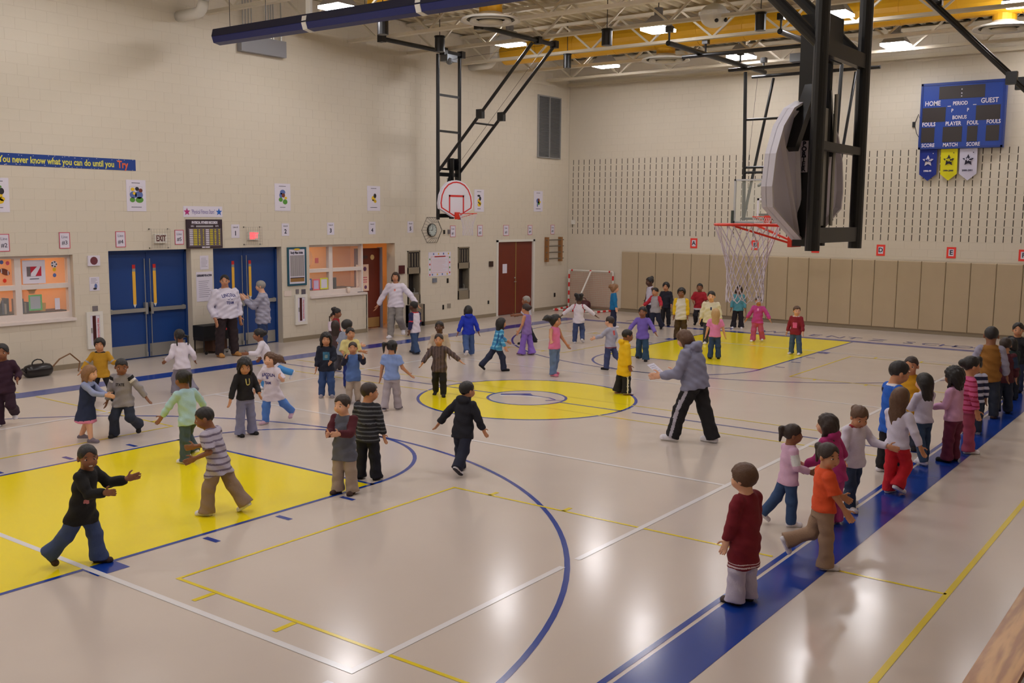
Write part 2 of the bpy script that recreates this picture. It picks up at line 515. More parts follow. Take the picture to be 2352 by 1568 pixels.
# roof joists: open web trusses running across the hall
J_X = [0.3, 2.4, 4.5, 6.65, 8.85, 11.0, 13.1]
J_L = ['nearest the blue rolled curtain', 'second from the blue curtain', 'carrying the rear bar of the left hoop', 'fourth from the blue curtain, in mid hall',
       'just before the long yellow duct', 'just beyond the long yellow duct', 'closest to the far wall']
def diag(dirn): return MB().bar((0, -.42 * dirn, 7.24), (0, .42 * dirn, 7.92), .045, .045, up=(1, 0, 0))
wa = diag(1).build('web_member', M_STEEL); wb = diag(-1).build('web_member', M_STEEL)
me_a, me_b = wa.data, wb.data
bpy.data.objects.remove(wa); bpy.data.objects.remove(wb)
for i, jx in enumerate(J_X):
    r = empty('roof_joist', (jx, 0, 7.2), f'cream open web roof truss {J_L[i]}', 'truss', 'roof trusses')
    MB().box(jx - .07, jx + .07, YR, YW, 7.2, 7.27).build('bottom_chord', M_STEEL, r)
    MB().box(jx - .07, jx + .07, YR, YW, 7.9, 7.97).build('top_chord', M_STEEL, r)
    yy = 8.2; k = 0
    while yy > -8.5:
        o = bpy.data.objects.new('web_member', me_b if k % 2 else me_a); COL.objects.link(o); o.parent = r; o.location = (0, yy, -7.2)
        yy -= .84; k += 1
# edge beam of far wall
tag(MB().box(XW - .16, XW, YR, YW, 7.17, 7.27).box(XW - .16, XW, YR, YW, 7.86, 7.96).build('trim_1', M_STEEL), 'cream steel edge beam along the top of the far wall', kind='structure')

# ------------------------------------------------------------------ office rooms behind the windows
M_OFFW = mat('office_wall', S(250, 200, 140), 0.8)
M_OFFL = mat('office_lamp', (1, 1, 1), 0.5, emit=(OFFICE_COLOR, OFFICE_STRENGTH))
def office(x0, x1, ydeep, idn):
    mb = MB()
    mb.box(x0, x1, ydeep, ydeep + .1, 0, 2.7); mb.box(x0 - .1, x0, YW + .3, ydeep + .1, 0, 2.7)
    mb.box(x1, x1 + .1, YW + .3, ydeep + .1, 0, 2.7); mb.box(x0, x1, YW + .3, ydeep, 2.6, 2.7)
    tag(mb.build(f'wall_office_{idn}', M_OFFW), 'warm lit office walls seen through the %s window' % ('left hand' if idn == 1 else 'right hand'), kind='structure')
    l = empty('office_light', ((x0 + x1) / 2, (YW + .3 + ydeep) / 2, 2.58), 'warm ceiling panel inside the %s office' % ('left' if idn == 1 else 'right'), 'lamp')
    cx, cy = (x0 + x1) / 2, (YW + .4 + ydeep) / 2
    MB().box(cx - .6, cx + .6, cy - .3, cy + .3, 2.57, 2.60).build('diffuser', M_OFFL, l)
    MB().box(cx - .63, cx + .63, cy - .33, cy - .3, 2.55, 2.60).box(cx - .63, cx + .63, cy + .3, cy + .33, 2.55, 2.60).build('frame', M_WHITE, l)
office(-5.6, -2.8, 10.9, 1)
office(2.95, 6.9, 11.2, 2)

M_GLASS = mat('window_glass', (0.9, 0.95, 0.95), 0.05, alpha=0.10)
M_FRAME = mat('window_frame_paint', S(226, 214, 208), 0.5)
def window(name, label, x0, x1, z0, z1, mull, trans, sill_w, y=8.86):
    w = empty(name, ((x0 + x1) / 2, y, z0), label, kind='structure')
    t = .055
    MB().box(x0, x0 + t, y - .05, y + .05, z0, z1).build('jamb', M_FRAME, w)
    MB().box(x1 - t, x1, y - .05, y + .05, z0, z1).build('jamb', M_FRAME, w)
    MB().box(x0 + t, x1 - t, y - .05, y + .05, z1 - t, z1).build('head', M_FRAME, w)
    MB().box(x0 + t, x1 - t, y - .05, y + .05, z0, z0 + .13).build('sill_rail', M_FRAME, w)
    MB().box(mull - .06, mull + .06, y - .05, y + .05, z0 + .13, z1 - t).build('mullion', M_FRAME, w)
    for a, b in ((x0 + t, mull - .06), (mull + .06, x1 - t)):
        MB().box(a, b, y - .055, y + .045, trans - .045, trans + .045).build('transom', M_FRAME, w)
        for c, d in ((z0 + .13, trans - .045), (trans + .045, z1 - t)):
            MB().box(a, b, y - .004, y + .004, c, d).build('pane', M_GLASS, w)
    MB().box(x0, x1, YW - .05, y - .05, z0 - .04, z0 + .015).build('sill', M_FRAME, w)
    return w
window('window_1', 'cream framed office window on the far left with sports pictures inside', -5.3, -2.94, .98, 2.21, -3.97, 1.62, .05)
window('window_2', 'cream framed office window beside the open dark red door', 3.09, 5.0, 1.03, 2.28, 3.89, 1.65, .05)
# ------------------------------------------------------------------ doors
def wood_door_material():
    return mat('dark_red_door', S(112, 42, 26), 0.4, var=0.12, vscale=5)
M_DOOR = wood_door_material()
M_PENCIL = mat('pencil_yellow', S(236, 180, 60), 0.5)
def blue_door(name, label, x0, x1, ztop):
    y = YW + .20
    d = empty(name, ((x0 + x1) / 2, y, 0), label, kind='structure')
    MB().box(x0, x0 + .05, y - .03, y + .08, 0, ztop).box(x1 - .05, x1, y - .03, y + .08, 0, ztop).box(x0, x1, y - .03, y + .08, ztop - .05, ztop).build('frame', M_BLUE, d)
    xm = (x0 + x1) / 2
    for k, (a, b) in enumerate(((x0 + .05, xm - .004), (xm + .004, x1 - .05))):
        lf = MB().box(a, b, y, y + .045, .01, ztop - .05).build('door_leaf', M_BLUE, d)
        MB().box(a + .02, b - .02, y - .004, y, .03, .30).build('kick_plate', M_STAINLESS, lf)
        MB().box(a + .03, b - .03, y - .075, y - .035, .98, 1.06).box(a + .03, a + .09, y - .04, y, .97, 1.07).box(b - .09, b - .03, y - .04, y, .97, 1.07).build('panic_bar', M_STAINLESS, lf)
        rx = (b - .06) if k == 0 else (a + .06)
        MB().tube([(rx, y - .04, .05), (rx, y - .04, 2.08)], .009, 8).build('latch_rod', M_STAINLESS, lf)
        MB().box(rx - .03, rx + .03, y - .08, y, .93, 1.17).build('latch_case', M_STAINLESS, lf)
        MB().box(rx - .02, rx + .02, y - .05, y, .04, .13).build('bottom_latch', M_STAINLESS, lf)
        px = (a + b) / 2 + (.17 if k == 0 else -.27)
        w = .035
        pz = 1.14
        pc = MB().box(px - w, px + w, y - .006, y, pz, pz + .68, 0).box(px - w, px + w, y - .0065, y, pz + .68, pz + .74, 1).box(px - w, px + w, y - .006, y, pz + .74, pz + .82, 2)
        pc.prism([(px - w, pz), (px + w, pz), (px, pz - .07)], lambda u, v, t: (u, t, v), y, y - .006, 3)
        pc.build('pencil_sticker', [M_PENCIL, M_STAINLESS, M_RED, M_WHITE], lf)
    return d
blue_door('door_1', 'blue double doors with panic bars on the left, two pencil stickers', *DR1[:2], DR1[3])
blue_door('door_2', 'blue double doors with panic bars behind the two standing adults', *DR2[:2], DR2[3])
# wooden double door
def wood_door():
    x0, x1, zt = DR3[0], DR3[1], DR3[3]; y = YW + .02
    d = empty('door_3', ((x0 + x1) / 2, y, 0), 'closed dark red wooden double doors near the far corner', kind='structure')
    MB().box(x0 - .05, x0 + .04, YW - .02, y + .12, 0, zt + .02).box(x1 - .04, x1 + .05, YW - .02, y + .12, 0, zt + .02).box(x0 - .05, x1 + .05, YW - .02, y + .12, zt - .04, zt + .03).build('frame', M_WHITE, d)
    xm = (x0 + x1) / 2 + .04
    for k, (a, b) in enumerate(((x0 + .04, xm - .004), (xm + .004, x1 - .04))):
        lf = MB().box(a, b, y + .02, y + .065, .01, zt - .04).build('door_leaf', M_DOOR, d)
        if k == 0:
            MB().tube([(b - .12, y - .03, 1.0), (b - .02, y - .03, 1.0)], .012).tube([(b - .03, y - .03, 1.0), (b - .03, y + .02, 1.0)], .012).ball((b - .04, y + .01, 1.12), .025).build('handle', M_STAINLESS, lf)
            MB().box(a + .28, a + .50, y + .014, y + .02, 1.28, 1.56).build('notice', M_PAPER, lf)
        else:
            MB().box(a - .012, a + .02, y + .012, y + .02, .02, zt - .05).build('astragal', mat('brass', S(170, 150, 90), .4, metal=.5), lf)
wood_door()
# alcove with open dark red door leaf
def alcove():
    d = empty('door_4', (5.1, 9.3, 0), 'open dark red office door standing beside the counter window', kind='structure')
    lf = MB().box(5.12, 6.02, 9.20, 9.245, .02, 2.14).build('door_leaf', M_DOOR, d)
    MB().box(5.15, 5.99, 9.194, 9.20, .04, .30).build('kick_plate', mat('brass_plate', S(190, 150, 96), .35, metal=.5), lf)
    sh = MB().box(5.14, 5.60, 9.192, 9.20, 1.02, 1.72).build('door_poster', mat('cream_poster', S(250, 214, 190), .7), lf)
    MB().box(5.2, 5.54, 9.1895, 9.192, 1.30, 1.33).box(5.2, 5.54, 9.1895, 9.192, 1.36, 1.39).box(5.2, 5.54, 9.1895, 9.192, 1.24, 1.27).build('poster_lines', mat('pink_print', S(220, 120, 130), .7), lf)
    MB().ball((5.24, 9.19, 1.12), .06, sc=(1, .06, 1)).ball((5.48, 9.19, 1.12), .05, sc=(1, .06, 1)).ball((5.24, 9.19, 1.6), .06, sc=(1, .06, 1)).ball((5.46, 9.19, 1.6), .06, sc=(1, .06, 1)).build('poster_pictures', mat('poster_dark_art', S(120, 70, 110), .7), lf)
    MB().tube([(5.74, 9.19, 1.9), (5.74, 9.2, 1.9)], .07, 16).build('round_sticker', mat('round_sticker', S(220, 190, 130), .6), lf)
    MB().box(5.26, 5.56, 9.19, 9.2, 1.87, 1.95).build('name_plate', mat('plate_dark', S(80, 50, 50), .5), lf)
    MB().box(6.03, 6.09, 9.16, 9.30, 0, 2.16).build('door_frame', mat('grey_frame', S(150, 146, 160), .5), d)
alcove()
MB_ = MB().box(5.0, 5.06, YW, 9.2, 0, 1.03)
tag(MB_.build('trim_2', M_WALL), 'cream end of the low counter wall by the open door', kind='structure')
tag(MB().box(4.94, 5.0, YW + .1, YW + .22, 1.03, 2.28).build('trim_3', M_FRAME), 'cream post at the right of the counter window', kind='structure')

# ------------------------------------------------------------------ signs and posters on the left wall
def sheet(name, label, cat, x0, x1, z0, z1, m, group=None, th=.006, y=YW):
    o = MB().box(x0, x1, y - th, y - .0006, z0, z1).build(name, m, loc=((x0 + x1) / 2, y, z0))
    return tag(o, label, cat, group)
def border(o, x0, x1, z0, z1, w, m, y=YW, th=.008, name='border'):
    return MB().box(x0, x1, y - th, y - .001, z0, z0 + w).box(x0, x1, y - th, y - .001, z1 - w, z1).box(x0, x0 + w, y - th, y - .001, z0 + w, z1 - w).box(x1 - w, x1, y - th, y - .001, z0 + w, z1 - w).build(name, m, o)
def blob(parent, name, m, pts, y=YW - .0075):
    mb = MB()
    for (x, z, rx, rz) in pts: mb.prism([(x + rx * math.cos(t * math.pi / 6), z + rz * math.sin(t * math.pi / 6)) for t in range(12)], lambda u, v, t: (u, t, v), y, y - .0015)
    return mb.build(name, m, parent)
M_PBORD = mat('pink_border', S(206, 92, 112), .7)
M_GREEN = mat('art_green', S(90, 150, 60), .7); M_ART1 = mat('art_blue', S(90, 110, 170), .7); M_ART2 = mat('art_yellow', S(230, 190, 40), .7)
M_ART3 = mat('art_brown', S(120, 60, 40), .7); M_ARTD = mat('art_dark', S(40, 36, 44), .7)
b = sheet('wall_banner', 'long blue motivational banner with yellow lettering high on the left wall', 'banner', -4.32, -1.51, 3.86, 4.08, mat('banner_blue', S(16, 60, 140), .5))
text('You never know what you can do until you', (-3.13, YW - .008, 3.965), .168, mat('banner_yellow', S(222, 214, 90), .6), ROT_LEFT, b, sx=.775, bold=.004)
text('Try', (-1.80, YW - .008, 3.965), .2, mat('banner_orange', S(226, 100, 60), .6), ROT_LEFT, b, bold=.006, sx=.8)
mb = MB()
for k in range(46):
    x, z = random.uniform(-4.3, -1.53), random.choice((3.87, 3.885, 4.05, 4.065)) + random.uniform(-.006, .006)
    mb.box(x - .006, x + .006, YW - .0075, YW - .006, z - .005, z + .005)
tag(mb.build('star_specks', M_PAPER, b), kind='stuff')
post = [(-4.47, -4.11, 3.01, 3.63, 'white picture poster cut off by the left edge of the photo'), (-1.74, -1.30, 3.05, 3.68, 'white poster of cartoon children above the left blue doors'),
        (2.06, 2.53, 3.09, 3.72, 'white poster with a green and blue drawing above the framed chart'), (5.07, 5.54, 3.12, 3.75, 'white poster with a small yellow and black drawing above the counter window'),
        (9.44, 9.89, 3.13, 3.77, 'white poster with a stacked drawing just right of the fan backboard'), (12.43, 12.91, 3.16, 3.80, 'white poster with a blue green drawing below the wall louvre')]
for k, (x0, x1, z0, z1, lab) in enumerate(post):
    o = sheet('wall_poster', lab, 'poster', x0, x1, z0, z1, M_PAPER, 'picture posters along the left wall')
    cx, w = (x0 + x1) / 2, x1 - x0
    text('~ ' * 9, (cx, YW - .007, z1 - .06), .05, M_INK, ROT_LEFT, o, sx=.5 * w / .45, bold=.003)
    text('~ ' * (11 if k % 2 else 7), (cx, YW - .007, z0 + .085), .05, M_INK, ROT_LEFT, o, sx=.5 * w / .45, bold=.003)
    if k == 1:
        border(o, cx - .15, cx + .14, z0 + .2, z1 - .13, .006, mat('frame_grey', S(190, 186, 196), .7))
        blob(o, 'drawing_bodies', M_ART1, [(cx - .07, z0 + .33, .08, .07), (cx + .06, z0 + .33, .09, .08)])
        blob(o, 'drawing_grass', M_GREEN, [(cx - .09, z0 + .23, .06, .05), (cx + .07, z0 + .23, .09, .06)])
        blob(o, 'drawing_hair', M_ARTD, [(cx + .02, z0 + .45, .045, .04)], y=YW - .009); blob(o, 'drawing_hair', M_ART3, [(cx + .1, z0 + .42, .045, .04)], y=YW - .009)
        blob(o, 'drawing_hair', M_ART2, [(cx - .08, z0 + .44, .045, .035), (cx - .05, z0 + .36, .03, .03)], y=YW - .009)
    elif k in (2, 5):
        blob(o, 'drawing_leaves', M_GREEN, [(cx - .06, z0 + .26, .06, .05), (cx + .07, z0 + .21, .07, .06)] if k == 2 else [(cx + .03, z0 + .28, .06, .08)])
        blob(o, 'drawing_top', M_ART1, [(cx + .0, z0 + .43, .08, .06), (cx - .05, z0 + .36, .05, .06)] if k == 2 else [(cx - .02, z0 + .33, .09, .08), (cx - .05, z0 + .2, .03, .06)])
        blob(o, 'drawing_face', M_ART3, [(cx + .02, z0 + .36, .05, .05)], y=YW - .009); blob(o, 'drawing_spots', M_ART2, [(cx + .09, z0 + .30, .04, .03)], y=YW - .009)
    else:
        blob(o, 'drawing_body', M_ART2, [(cx - .01, z0 + .31, .07, .07), (cx + .05, z0 + .24, .05, .04)] + ([(cx, z0 + .2, .08, .05)] if k != 3 else []))
        blob(o, 'drawing_dark', M_ARTD, [(cx + .04, z0 + .38, .05, .06), (cx - .03, z0 + .27, .03, .02)], y=YW - .009)
        if k != 3: blob(o, 'drawing_top', M_GREEN if k == 0 else M_ARTD, [(cx - .02, z0 + .46, .07, .03)])
o = sheet('fitness_stars_sign', 'white paper sign reading Physical Fitness Stars with two stars', 'sign', -.42, .58, 2.94, 3.17, M_PAPER)
text("'Physical Fitness Stars'", (.08, YW - .007, 3.05), .13, mat('violet_ink', S(120, 110, 170), .7), ROT_LEFT, o, sx=.52)
def star(cx, cz, r): return [(cx + (r if i % 2 == 0 else r * .42) * math.sin(i * math.pi / 5), cz + (r if i % 2 == 0 else r * .42) * math.cos(i * math.pi / 5)) for i in range(10)]
MB().prism(star(-.33, 3.05, .085), lambda u, v, t: (u, t, v), YW - .0065, YW - .009).build('star', mat('star_magenta', S(180, 40, 120), .6), o)
MB().prism(star(.49, 3.05, .085), lambda u, v, t: (u, t, v), YW - .0065, YW - .009).build('star', mat('star_blue', S(24, 96, 190), .6), o)
o = tag(MB().box(-.37, .54, YW - .04, YW, 2.27, 2.89).build('records_board', mat('board_dark', S(52, 34, 44), .5), loc=(.085, YW, 2.27)), 'dark physical fitness records board with white and yellow name strips', 'board')
text('PHYSICAL FITNESS RECORDS', (.085, YW - .041, 2.82), .075, M_PAPER, ROT_LEFT, o, sx=.68, bold=.004)
MB().box(-.33, .51, YW - .041, YW - .039, 2.31, 2.70).build('panel', mat('board_grey', S(104, 92, 96), .5), o)
text('GIRLS', (-.23, YW - .042, 2.745), .05, M_PAPER, ROT_LEFT, o, sx=.7); text('BOYS', (.40, YW - .042, 2.745), .05, M_PAPER, ROT_LEFT, o, sx=.7)
MB().box(-.14, .30, YW - .042, YW - .04, 2.725, 2.76).build('heading_strip', mat('strip_grey', S(170, 166, 170), .6), o)
M_STRY = mat('strip_yellow', S(206, 190, 40), .6)
for c in range(8):
    x = -.31 + c * .103
    for r_ in range(9):
        z = 2.665 - r_ * .039
        wd = (.085, .09, .05, .03, .085, .08, .05, .04)[c] * (1 if c in (0, 1, 4, 5) else random.uniform(.5, 1))
        mm = M_PAPER if c in (0, 4) else M_STRY
        MB().box(x + .045 - wd / 2, x + .045 + wd / 2, YW - .043, YW - .041, z - .012, z + .012).build('name_strip', mm, o)
MB().box(.0, .08, YW - .042, YW - .04, 2.28, 2.305).box(.09, .2, YW - .042, YW - .04, 2.28, 2.305).build('foot_strip', M_PAPER, o)
# line signs
for k, (x0, x1, z0, z1, n, lab) in enumerate([(-4.35, -4.15, 2.30, 2.62, '#2', 'far left pink bordered paper sign reading Line #2'), (-3.20, -2.98, 2.33, 2.64, '#3', 'pink bordered paper sign reading Line #3 above the left office window'),
        (-2.02, -1.80, 2.33, 2.65, '#4', 'pink bordered paper sign reading Line #4 above the left blue doors'), (-.65, -.43, 2.36, 2.67, '#5', 'pink bordered paper sign reading Line #5 beside the records board')]):
    o = sheet('line_sign', lab, 'sign', x0, x1, z0, z1, M_PAPER, 'pink bordered line signs on the left')
    border(o, x0, x1, z0, z1, .014, M_PBORD)
    text('Line', ((x0 + x1) / 2, YW - .0075, z1 - .09), .075, mat('grey_ink', S(120, 112, 140), .7), ROT_LEFT, o)
    text(n, ((x0 + x1) / 2, YW - .0075, z0 + .11), .11, M_INK, ROT_LEFT, o)
for k, (x0, x1, z0, z1) in enumerate([(.81, 1.03, 2.48, 2.78), (2.25, 2.47, 2.51, 2.80), (3.68, 3.91, 2.52, 2.82), (5.12, 5.36, 2.52, 2.84), (6.58, 6.81, 2.55, 2.85)]):
    o = sheet('lane_sign', f'plain white paper sign with a black {k + 1} above the ' + ('right blue doors', 'framed chart', 'counter window', 'open red door', 'left drinking fountain')[k], 'sign', x0, x1, z0, z1, M_PAPER, 'white line number signs')
    text('Line #', ((x0 + x1) / 2, YW - .007, z1 - .06), .05, M_INK, ROT_LEFT, o)
    text(str(k + 1), ((x0 + x1) / 2, YW - .007, z0 + .1), .14, M_INK, ROT_LEFT, o, bold=.004)
for k, (x0, x1, z0, z1) in enumerate([(8.36, 8.59, 2.41, 2.73), (9.60, 9.83, 2.42, 2.74), (10.85, 11.12, 2.42, 2.74), (12.12, 12.35, 2.43, 2.73), (13.39, 13.60, 2.44, 2.74)]):
    o = sheet('line_sign', ('small pink edged line sign just right of the wall clock', 'small pink edged line sign above the right drinking fountain', 'small pink edged line sign above the left leaf of the wooden doors',
              'small pink edged line sign above the right leaf of the wooden doors', 'small pink edged line sign above the wooden ladder rack')[k], 'sign', x0, x1, z0, z1, M_PAPER, 'pink edged line signs near the far corner')
    border(o, x0, x1, z0, z1, .012, M_PBORD)
    text('Line', ((x0 + x1) / 2, YW - .0075, z1 - .09), .075, MATS['grey_ink'], ROT_LEFT, o)
    text('#%d' % (k + 1), ((x0 + x1) / 2, YW - .0075, z0 + .1), .1, M_INK, ROT_LEFT, o)
# exit signs in wire guards
def exit_sign(x0, x1, z0, z1, lit, lab):
    o = tag(MB().box(x0, x1, YW - .06, YW - .0005, z0, z1).build('exit_sign', M_WHITE, loc=((x0 + x1) / 2, YW, z0)), lab, 'sign')
    m = mat('exit_lit', S(255, 40, 40), .5, emit=((1, .08, .10), 2.2)) if lit else mat('exit_dark_red', S(90, 14, 20), .5)
    text('EXIT', ((x0 + x1) / 2, YW - .061, (z0 + z1) / 2), .17, m, ROT_LEFT, o, sx=.66, bold=.006)
    if lit:
        MB().box(x0 + .02, x0 + .16, YW - .0606, YW - .06, z0 + .015, z1 - .015).build('lit_panel', mat('exit_glow', S(255, 120, 110), .5, emit=((1, .10, .12), .8)), o)
    gx0, gx1, gz0, gz1 = x0 - .1, x1 + .06, z0 - .10, z1 + .10
    g = MB()
    for i in range(7):
        z = gz0 + (gz1 - gz0) * i / 6; g.tube([(gx0, YW - .09, z), (gx1, YW - .09, z)], .0022, 5)
    for i in range(8):
        x = gx0 + (gx1 - gx0) * i / 7; g.tube([(x, YW - .09, gz0), (x, YW - .09, gz1)], .0022, 5)
    for x in (gx0, gx1):
        for z in (gz0, gz1): g.tube([(x, YW - .09, z), (x, YW, z)], .004, 5)
    g.build('wire_guard', mat('guard_wire', S(170, 160, 150), .4, metal=.3), o)
    for x in (gx0, gx1):
        for z in (gz0, gz1): MB().ball((x, YW - .008, z), .014, 8, 5).build('guard_bolt', M_BLACK, o)
exit_sign(-1.16, -.88, 2.40, 2.59, False, 'unlit exit sign with dark red letters above the left blue doors')
exit_sign(1.25, 1.54, 2.43, 2.62, True, 'glowing red exit sign above the right blue doors')
# notices by the doors
M_TXT = mat('fine_print', S(150, 144, 160), .7)
def lined(o, x0, x1, z0, z1, n, w=.008, m=None):
    for i in range(n):
        z = z1 - (z1 - z0) * (i + .5) / n
        e = x1 - random.uniform(0, .35) * (x1 - x0)
        MB().box(x0, e, YW - .0075, YW - .006, z - w / 2, z + w / 2).build('text_line', m or M_TXT, o)
o = sheet('notice', 'small white notice on the column between the blue doors', 'notice', -.04, .18, 1.81, 2.11, M_PAPER, 'column notices'); lined(o, -.01, .16, 1.86, 2.07, 7)
o = sheet('notice', 'large white printed notice low on the column between the blue doors', 'notice', -.15, .27, 1.12, 1.76, M_PAPER, 'column notices'); lined(o, -.09, .24, 1.2, 1.58, 9, .01)
text('GUIDELINES FOR ACTION', (.06, YW - .007, 1.68), .06, M_INK, ROT_LEFT, o, sx=.55, bold=.003)
o = sheet('notice', 'white notice with a small blue picture right of the left office window', 'notice', -2.62, -2.41, 1.49, 1.76, M_PAPER); lined(o, -2.59, -2.44, 1.63, 1.74, 4)
blob(o, 'picture', M_ART1, [(-2.49, 1.58, .03, .05)]); blob(o, 'picture', M_ARTD, [(-2.51, 1.53, .04, .02)], y=YW - .009)
o = sheet('alarm_label', 'white square sign with a dark round grid print near the left window', 'sign', -2.64, -2.39, 1.98, 2.18, M_PAPER, th=.03)
blob(o, 'print', mat('print_maroon', S(110, 50, 60), .6), [(-2.52, 2.08, .08, .08)], y=YW - .031)
M_GREYBOX = mat('grey_box', S(120, 112, 116), .5)
def wallbox(name, lab, cat, x0, x1, z0, z1, m, d=.03, group=None): return tag(MB().box(x0, x1, YW - d, YW - .0005, z0, z1).build(name, m, loc=((x0 + x1) / 2, YW, z0)), lab, cat, group)
wallbox('wall_plate', 'grey square plate above the left fire extinguisher cabinet', 'plate', -2.58, -2.47, 1.09, 1.19, M_GREYBOX, .015)
wallbox('wall_plate', 'grey square plate above the right fire extinguisher cabinet, left one', 'plate', 2.64, 2.73, 1.13, 1.24, M_GREYBOX, .015)
wallbox('wall_plate', 'dark marked plate above the right fire extinguisher cabinet', 'plate', 2.82, 2.94, 1.11, 1.23, mat('plate_mark', S(90, 84, 96), .5), .015)
wallbox('wall_plate', 'cream blank plate right of the right blue doors', 'plate', 2.28, 2.50, 1.09, 1.22, mat('plate_cream', S(226, 210, 200), .6), .012)
for (x0, x1, z0, z1, lab) in [(-2.73, -2.39, .35, 1.08, 'white fire extinguisher cabinet left of the left blue doors'), (2.59, 2.96, .39, 1.11, 'white fire extinguisher cabinet below the framed chart')]:
    o = empty('extinguisher_cabinet', ((x0 + x1) / 2, YW, z0), lab, 'cabinet', 'fire extinguisher cabinets')
    border(o, x0, x1, z0, z1, .07, M_WHITE, th=.05, name='frame')
    MB().box(x0 + .07, x1 - .07, YW - .04, YW - .001, z0 + .07, z1 - .07).build('door', M_PAPER, o)
    xc = (x0 + x1) / 2 - .01
    MB().box(xc - .04, xc + .03, YW - .043, YW - .04, z0 + .09, z1 - .08).build('window_slot', mat('slot_red_dark', S(70, 14, 20), .3), o)
    text('FIRE EXTINGUISHER', (xc + .075, YW - .042, (z0 + z1) / 2), .055, M_RED, (math.pi / 2, math.pi / 2, 0), o, sx=.95)
    MB().box(xc - .075, xc - .06, YW - .06, YW - .04, (z0 + z1) / 2 - .05, (z0 + z1) / 2 + .05).build('handle', M_STAINLESS, o)
# body mass chart
o = empty('framed_chart', (2.68, YW, 1.33), 'teal framed body mass index chart right of the right blue doors', 'chart')
M_TEAL = mat('teal_frame', S(22, 80, 100), .5)
border(o, 2.39, 2.97, 1.33, 2.24, .045, M_TEAL, th=.03, name='frame')
MB().box(2.435, 2.925, YW - .02, YW - .001, 1.375, 2.195).build('sheet', M_PAPER, o)
text('Body Mass Index', (2.68, YW - .021, 2.11), .085, M_INK, ROT_LEFT, o, sx=.66, bold=.003)
blob(o, 'emblem', M_ART2, [(2.68, 2.19, .1, .02)], y=YW - .031)
MB().box(2.47, 2.90, YW - .022, YW - .02, 1.55, 2.05).build('table', mat('chart_grey', S(176, 170, 172), .7), o)
for i in range(15):
    x = 2.475 + i * .03; MB().box(x, x + .008, YW - .0235, YW - .022, 1.55, 2.05).build('column_rule', mat('rule_grey', S(120, 112, 118), .7), o)
MB().box(2.47, 2.90, YW - .022, YW - .02, 1.42, 1.52).build('key', mat('chart_brown', S(150, 110, 60), .7), o)
MB().box(2.47, 2.90, YW - .023, YW - .021, 1.505, 1.525).build('key_rule', M_INK, o)
# clock in hexagonal wire guard
o = empty('wall_clock', (7.55, YW, 2.44), 'round wall clock behind a hexagonal wire guard beside the left hoop', 'clock')
MB().tube([(7.55, YW, 2.61), (7.55, YW - .05, 2.61)], .18, 24).build('case', M_BLACK, o)
MB().tube([(7.55, YW - .05, 2.61), (7.55, YW - .053, 2.61)], .16, 24).build('face', mat('clock_face', S(190, 200, 196), .5), o)
MB().bar((7.55, YW - .056, 2.61), (7.55, YW - .056, 2.74), .012, .004, up=(0, 1, 0)).build('minute_hand', M_BLACK, o)
MB().bar((7.55, YW - .056, 2.61), (7.46, YW - .056, 2.61), .014, .004, up=(0, 1, 0)).build('hour_hand', M_BLACK, o)
for i in range(12): 
    t = i * math.pi / 6; MB().box(7.55 + .135 * math.sin(t) - .008, 7.55 + .135 * math.sin(t) + .008, YW - .055, YW - .053, 2.61 + .135 * math.cos(t) - .012, 2.61 + .135 * math.cos(t) + .012).build('hour_mark', M_BLACK, o)
g = MB(); hexo = [(7.36, 2.96), (7.78, 2.96), (8.0, 2.61), (7.78, 2.27), (7.36, 2.27), (7.14, 2.61)]
hexi = [(7.55 + (x - 7.57) * .62, 2.61 + (z - 2.61) * .62) for x, z in hexo]
for i in range(6):
    a, b2 = hexo[i], hexo[(i + 1) % 6]; c, d2 = hexi[i], hexi[(i + 1) % 6]
    g.tube([(a[0], YW - .01, a[1]), (b2[0], YW - .01, b2[1])], .005, 5); g.tube([(c[0], YW - .15, c[1]), (d2[0], YW - .15, d2[1])], .004, 5)
    for k in range(4):
        t = k / 4
        g.tube([(a[0] + (b2[0] - a[0]) * t, YW - .01, a[1] + (b2[1] - a[1]) * t), (c[0] + (d2[0] - c[0]) * t, YW - .15, c[1] + (d2[1] - c[1]) * t)], .0035, 5)
g.build('wire_guard', mat('guard_dark', S(90, 84, 76), .4, metal=.3), o)
# small wall boxes
wallbox('wall_box', 'small black box right of the wall clock', 'box', 8.06, 8.11, 2.50, 2.61, M_BLACK)
wallbox('wall_box', 'small grey box between clock and pink line sign', 'box', 8.25, 8.34, 2.50, 2.62, M_GREYBOX)
wallbox('wall_box', 'dark red alarm box above the white shirted woman', 'alarm', 6.23, 6.42, 1.46, 1.68, mat('alarm_maroon', S(80, 20, 28), .4), .05)
wallbox('wall_switch', 'grey switch plate with white key below the bordered chart', 'switch', 7.59, 7.76, 1.16, 1.28, mat('switch_grey', S(120, 124, 136), .5))
wallbox('wall_outlet', 'narrow black outlet below the bordered chart', 'outlet', 8.21, 8.28, 1.12, 1.25, M_BLACK, .015, 'dark outlets along the left wall')
wallbox('wall_outlet', 'narrow black outlet low between the two fountains', 'outlet', 8.02, 8.08, .38, .51, M_BLACK, .015, 'dark outlets along the left wall')
wallbox('wall_plate', 'grey square plate low between the two fountains', 'plate', 8.23, 8.38, .40, .53, mat('plate_grey_low', S(150, 140, 128), .5), .012)
wallbox('wall_outlet', 'narrow black outlet low left of the wooden doors', 'outlet', 10.10, 10.16, .40, .50, M_BLACK, .015, 'dark outlets along the left wall')
wallbox('card_reader', 'dark card reader left of the wooden doors', 'reader', 10.15, 10.32, 1.51, 1.67, mat('reader_dark', S(52, 32, 30), .4), .04)
wallbox('wall_outlet', 'narrow black outlet low right of the wooden doors', 'outlet', 13.62, 13.70, .40, .53, M_BLACK, .015, 'dark outlets along the left wall')
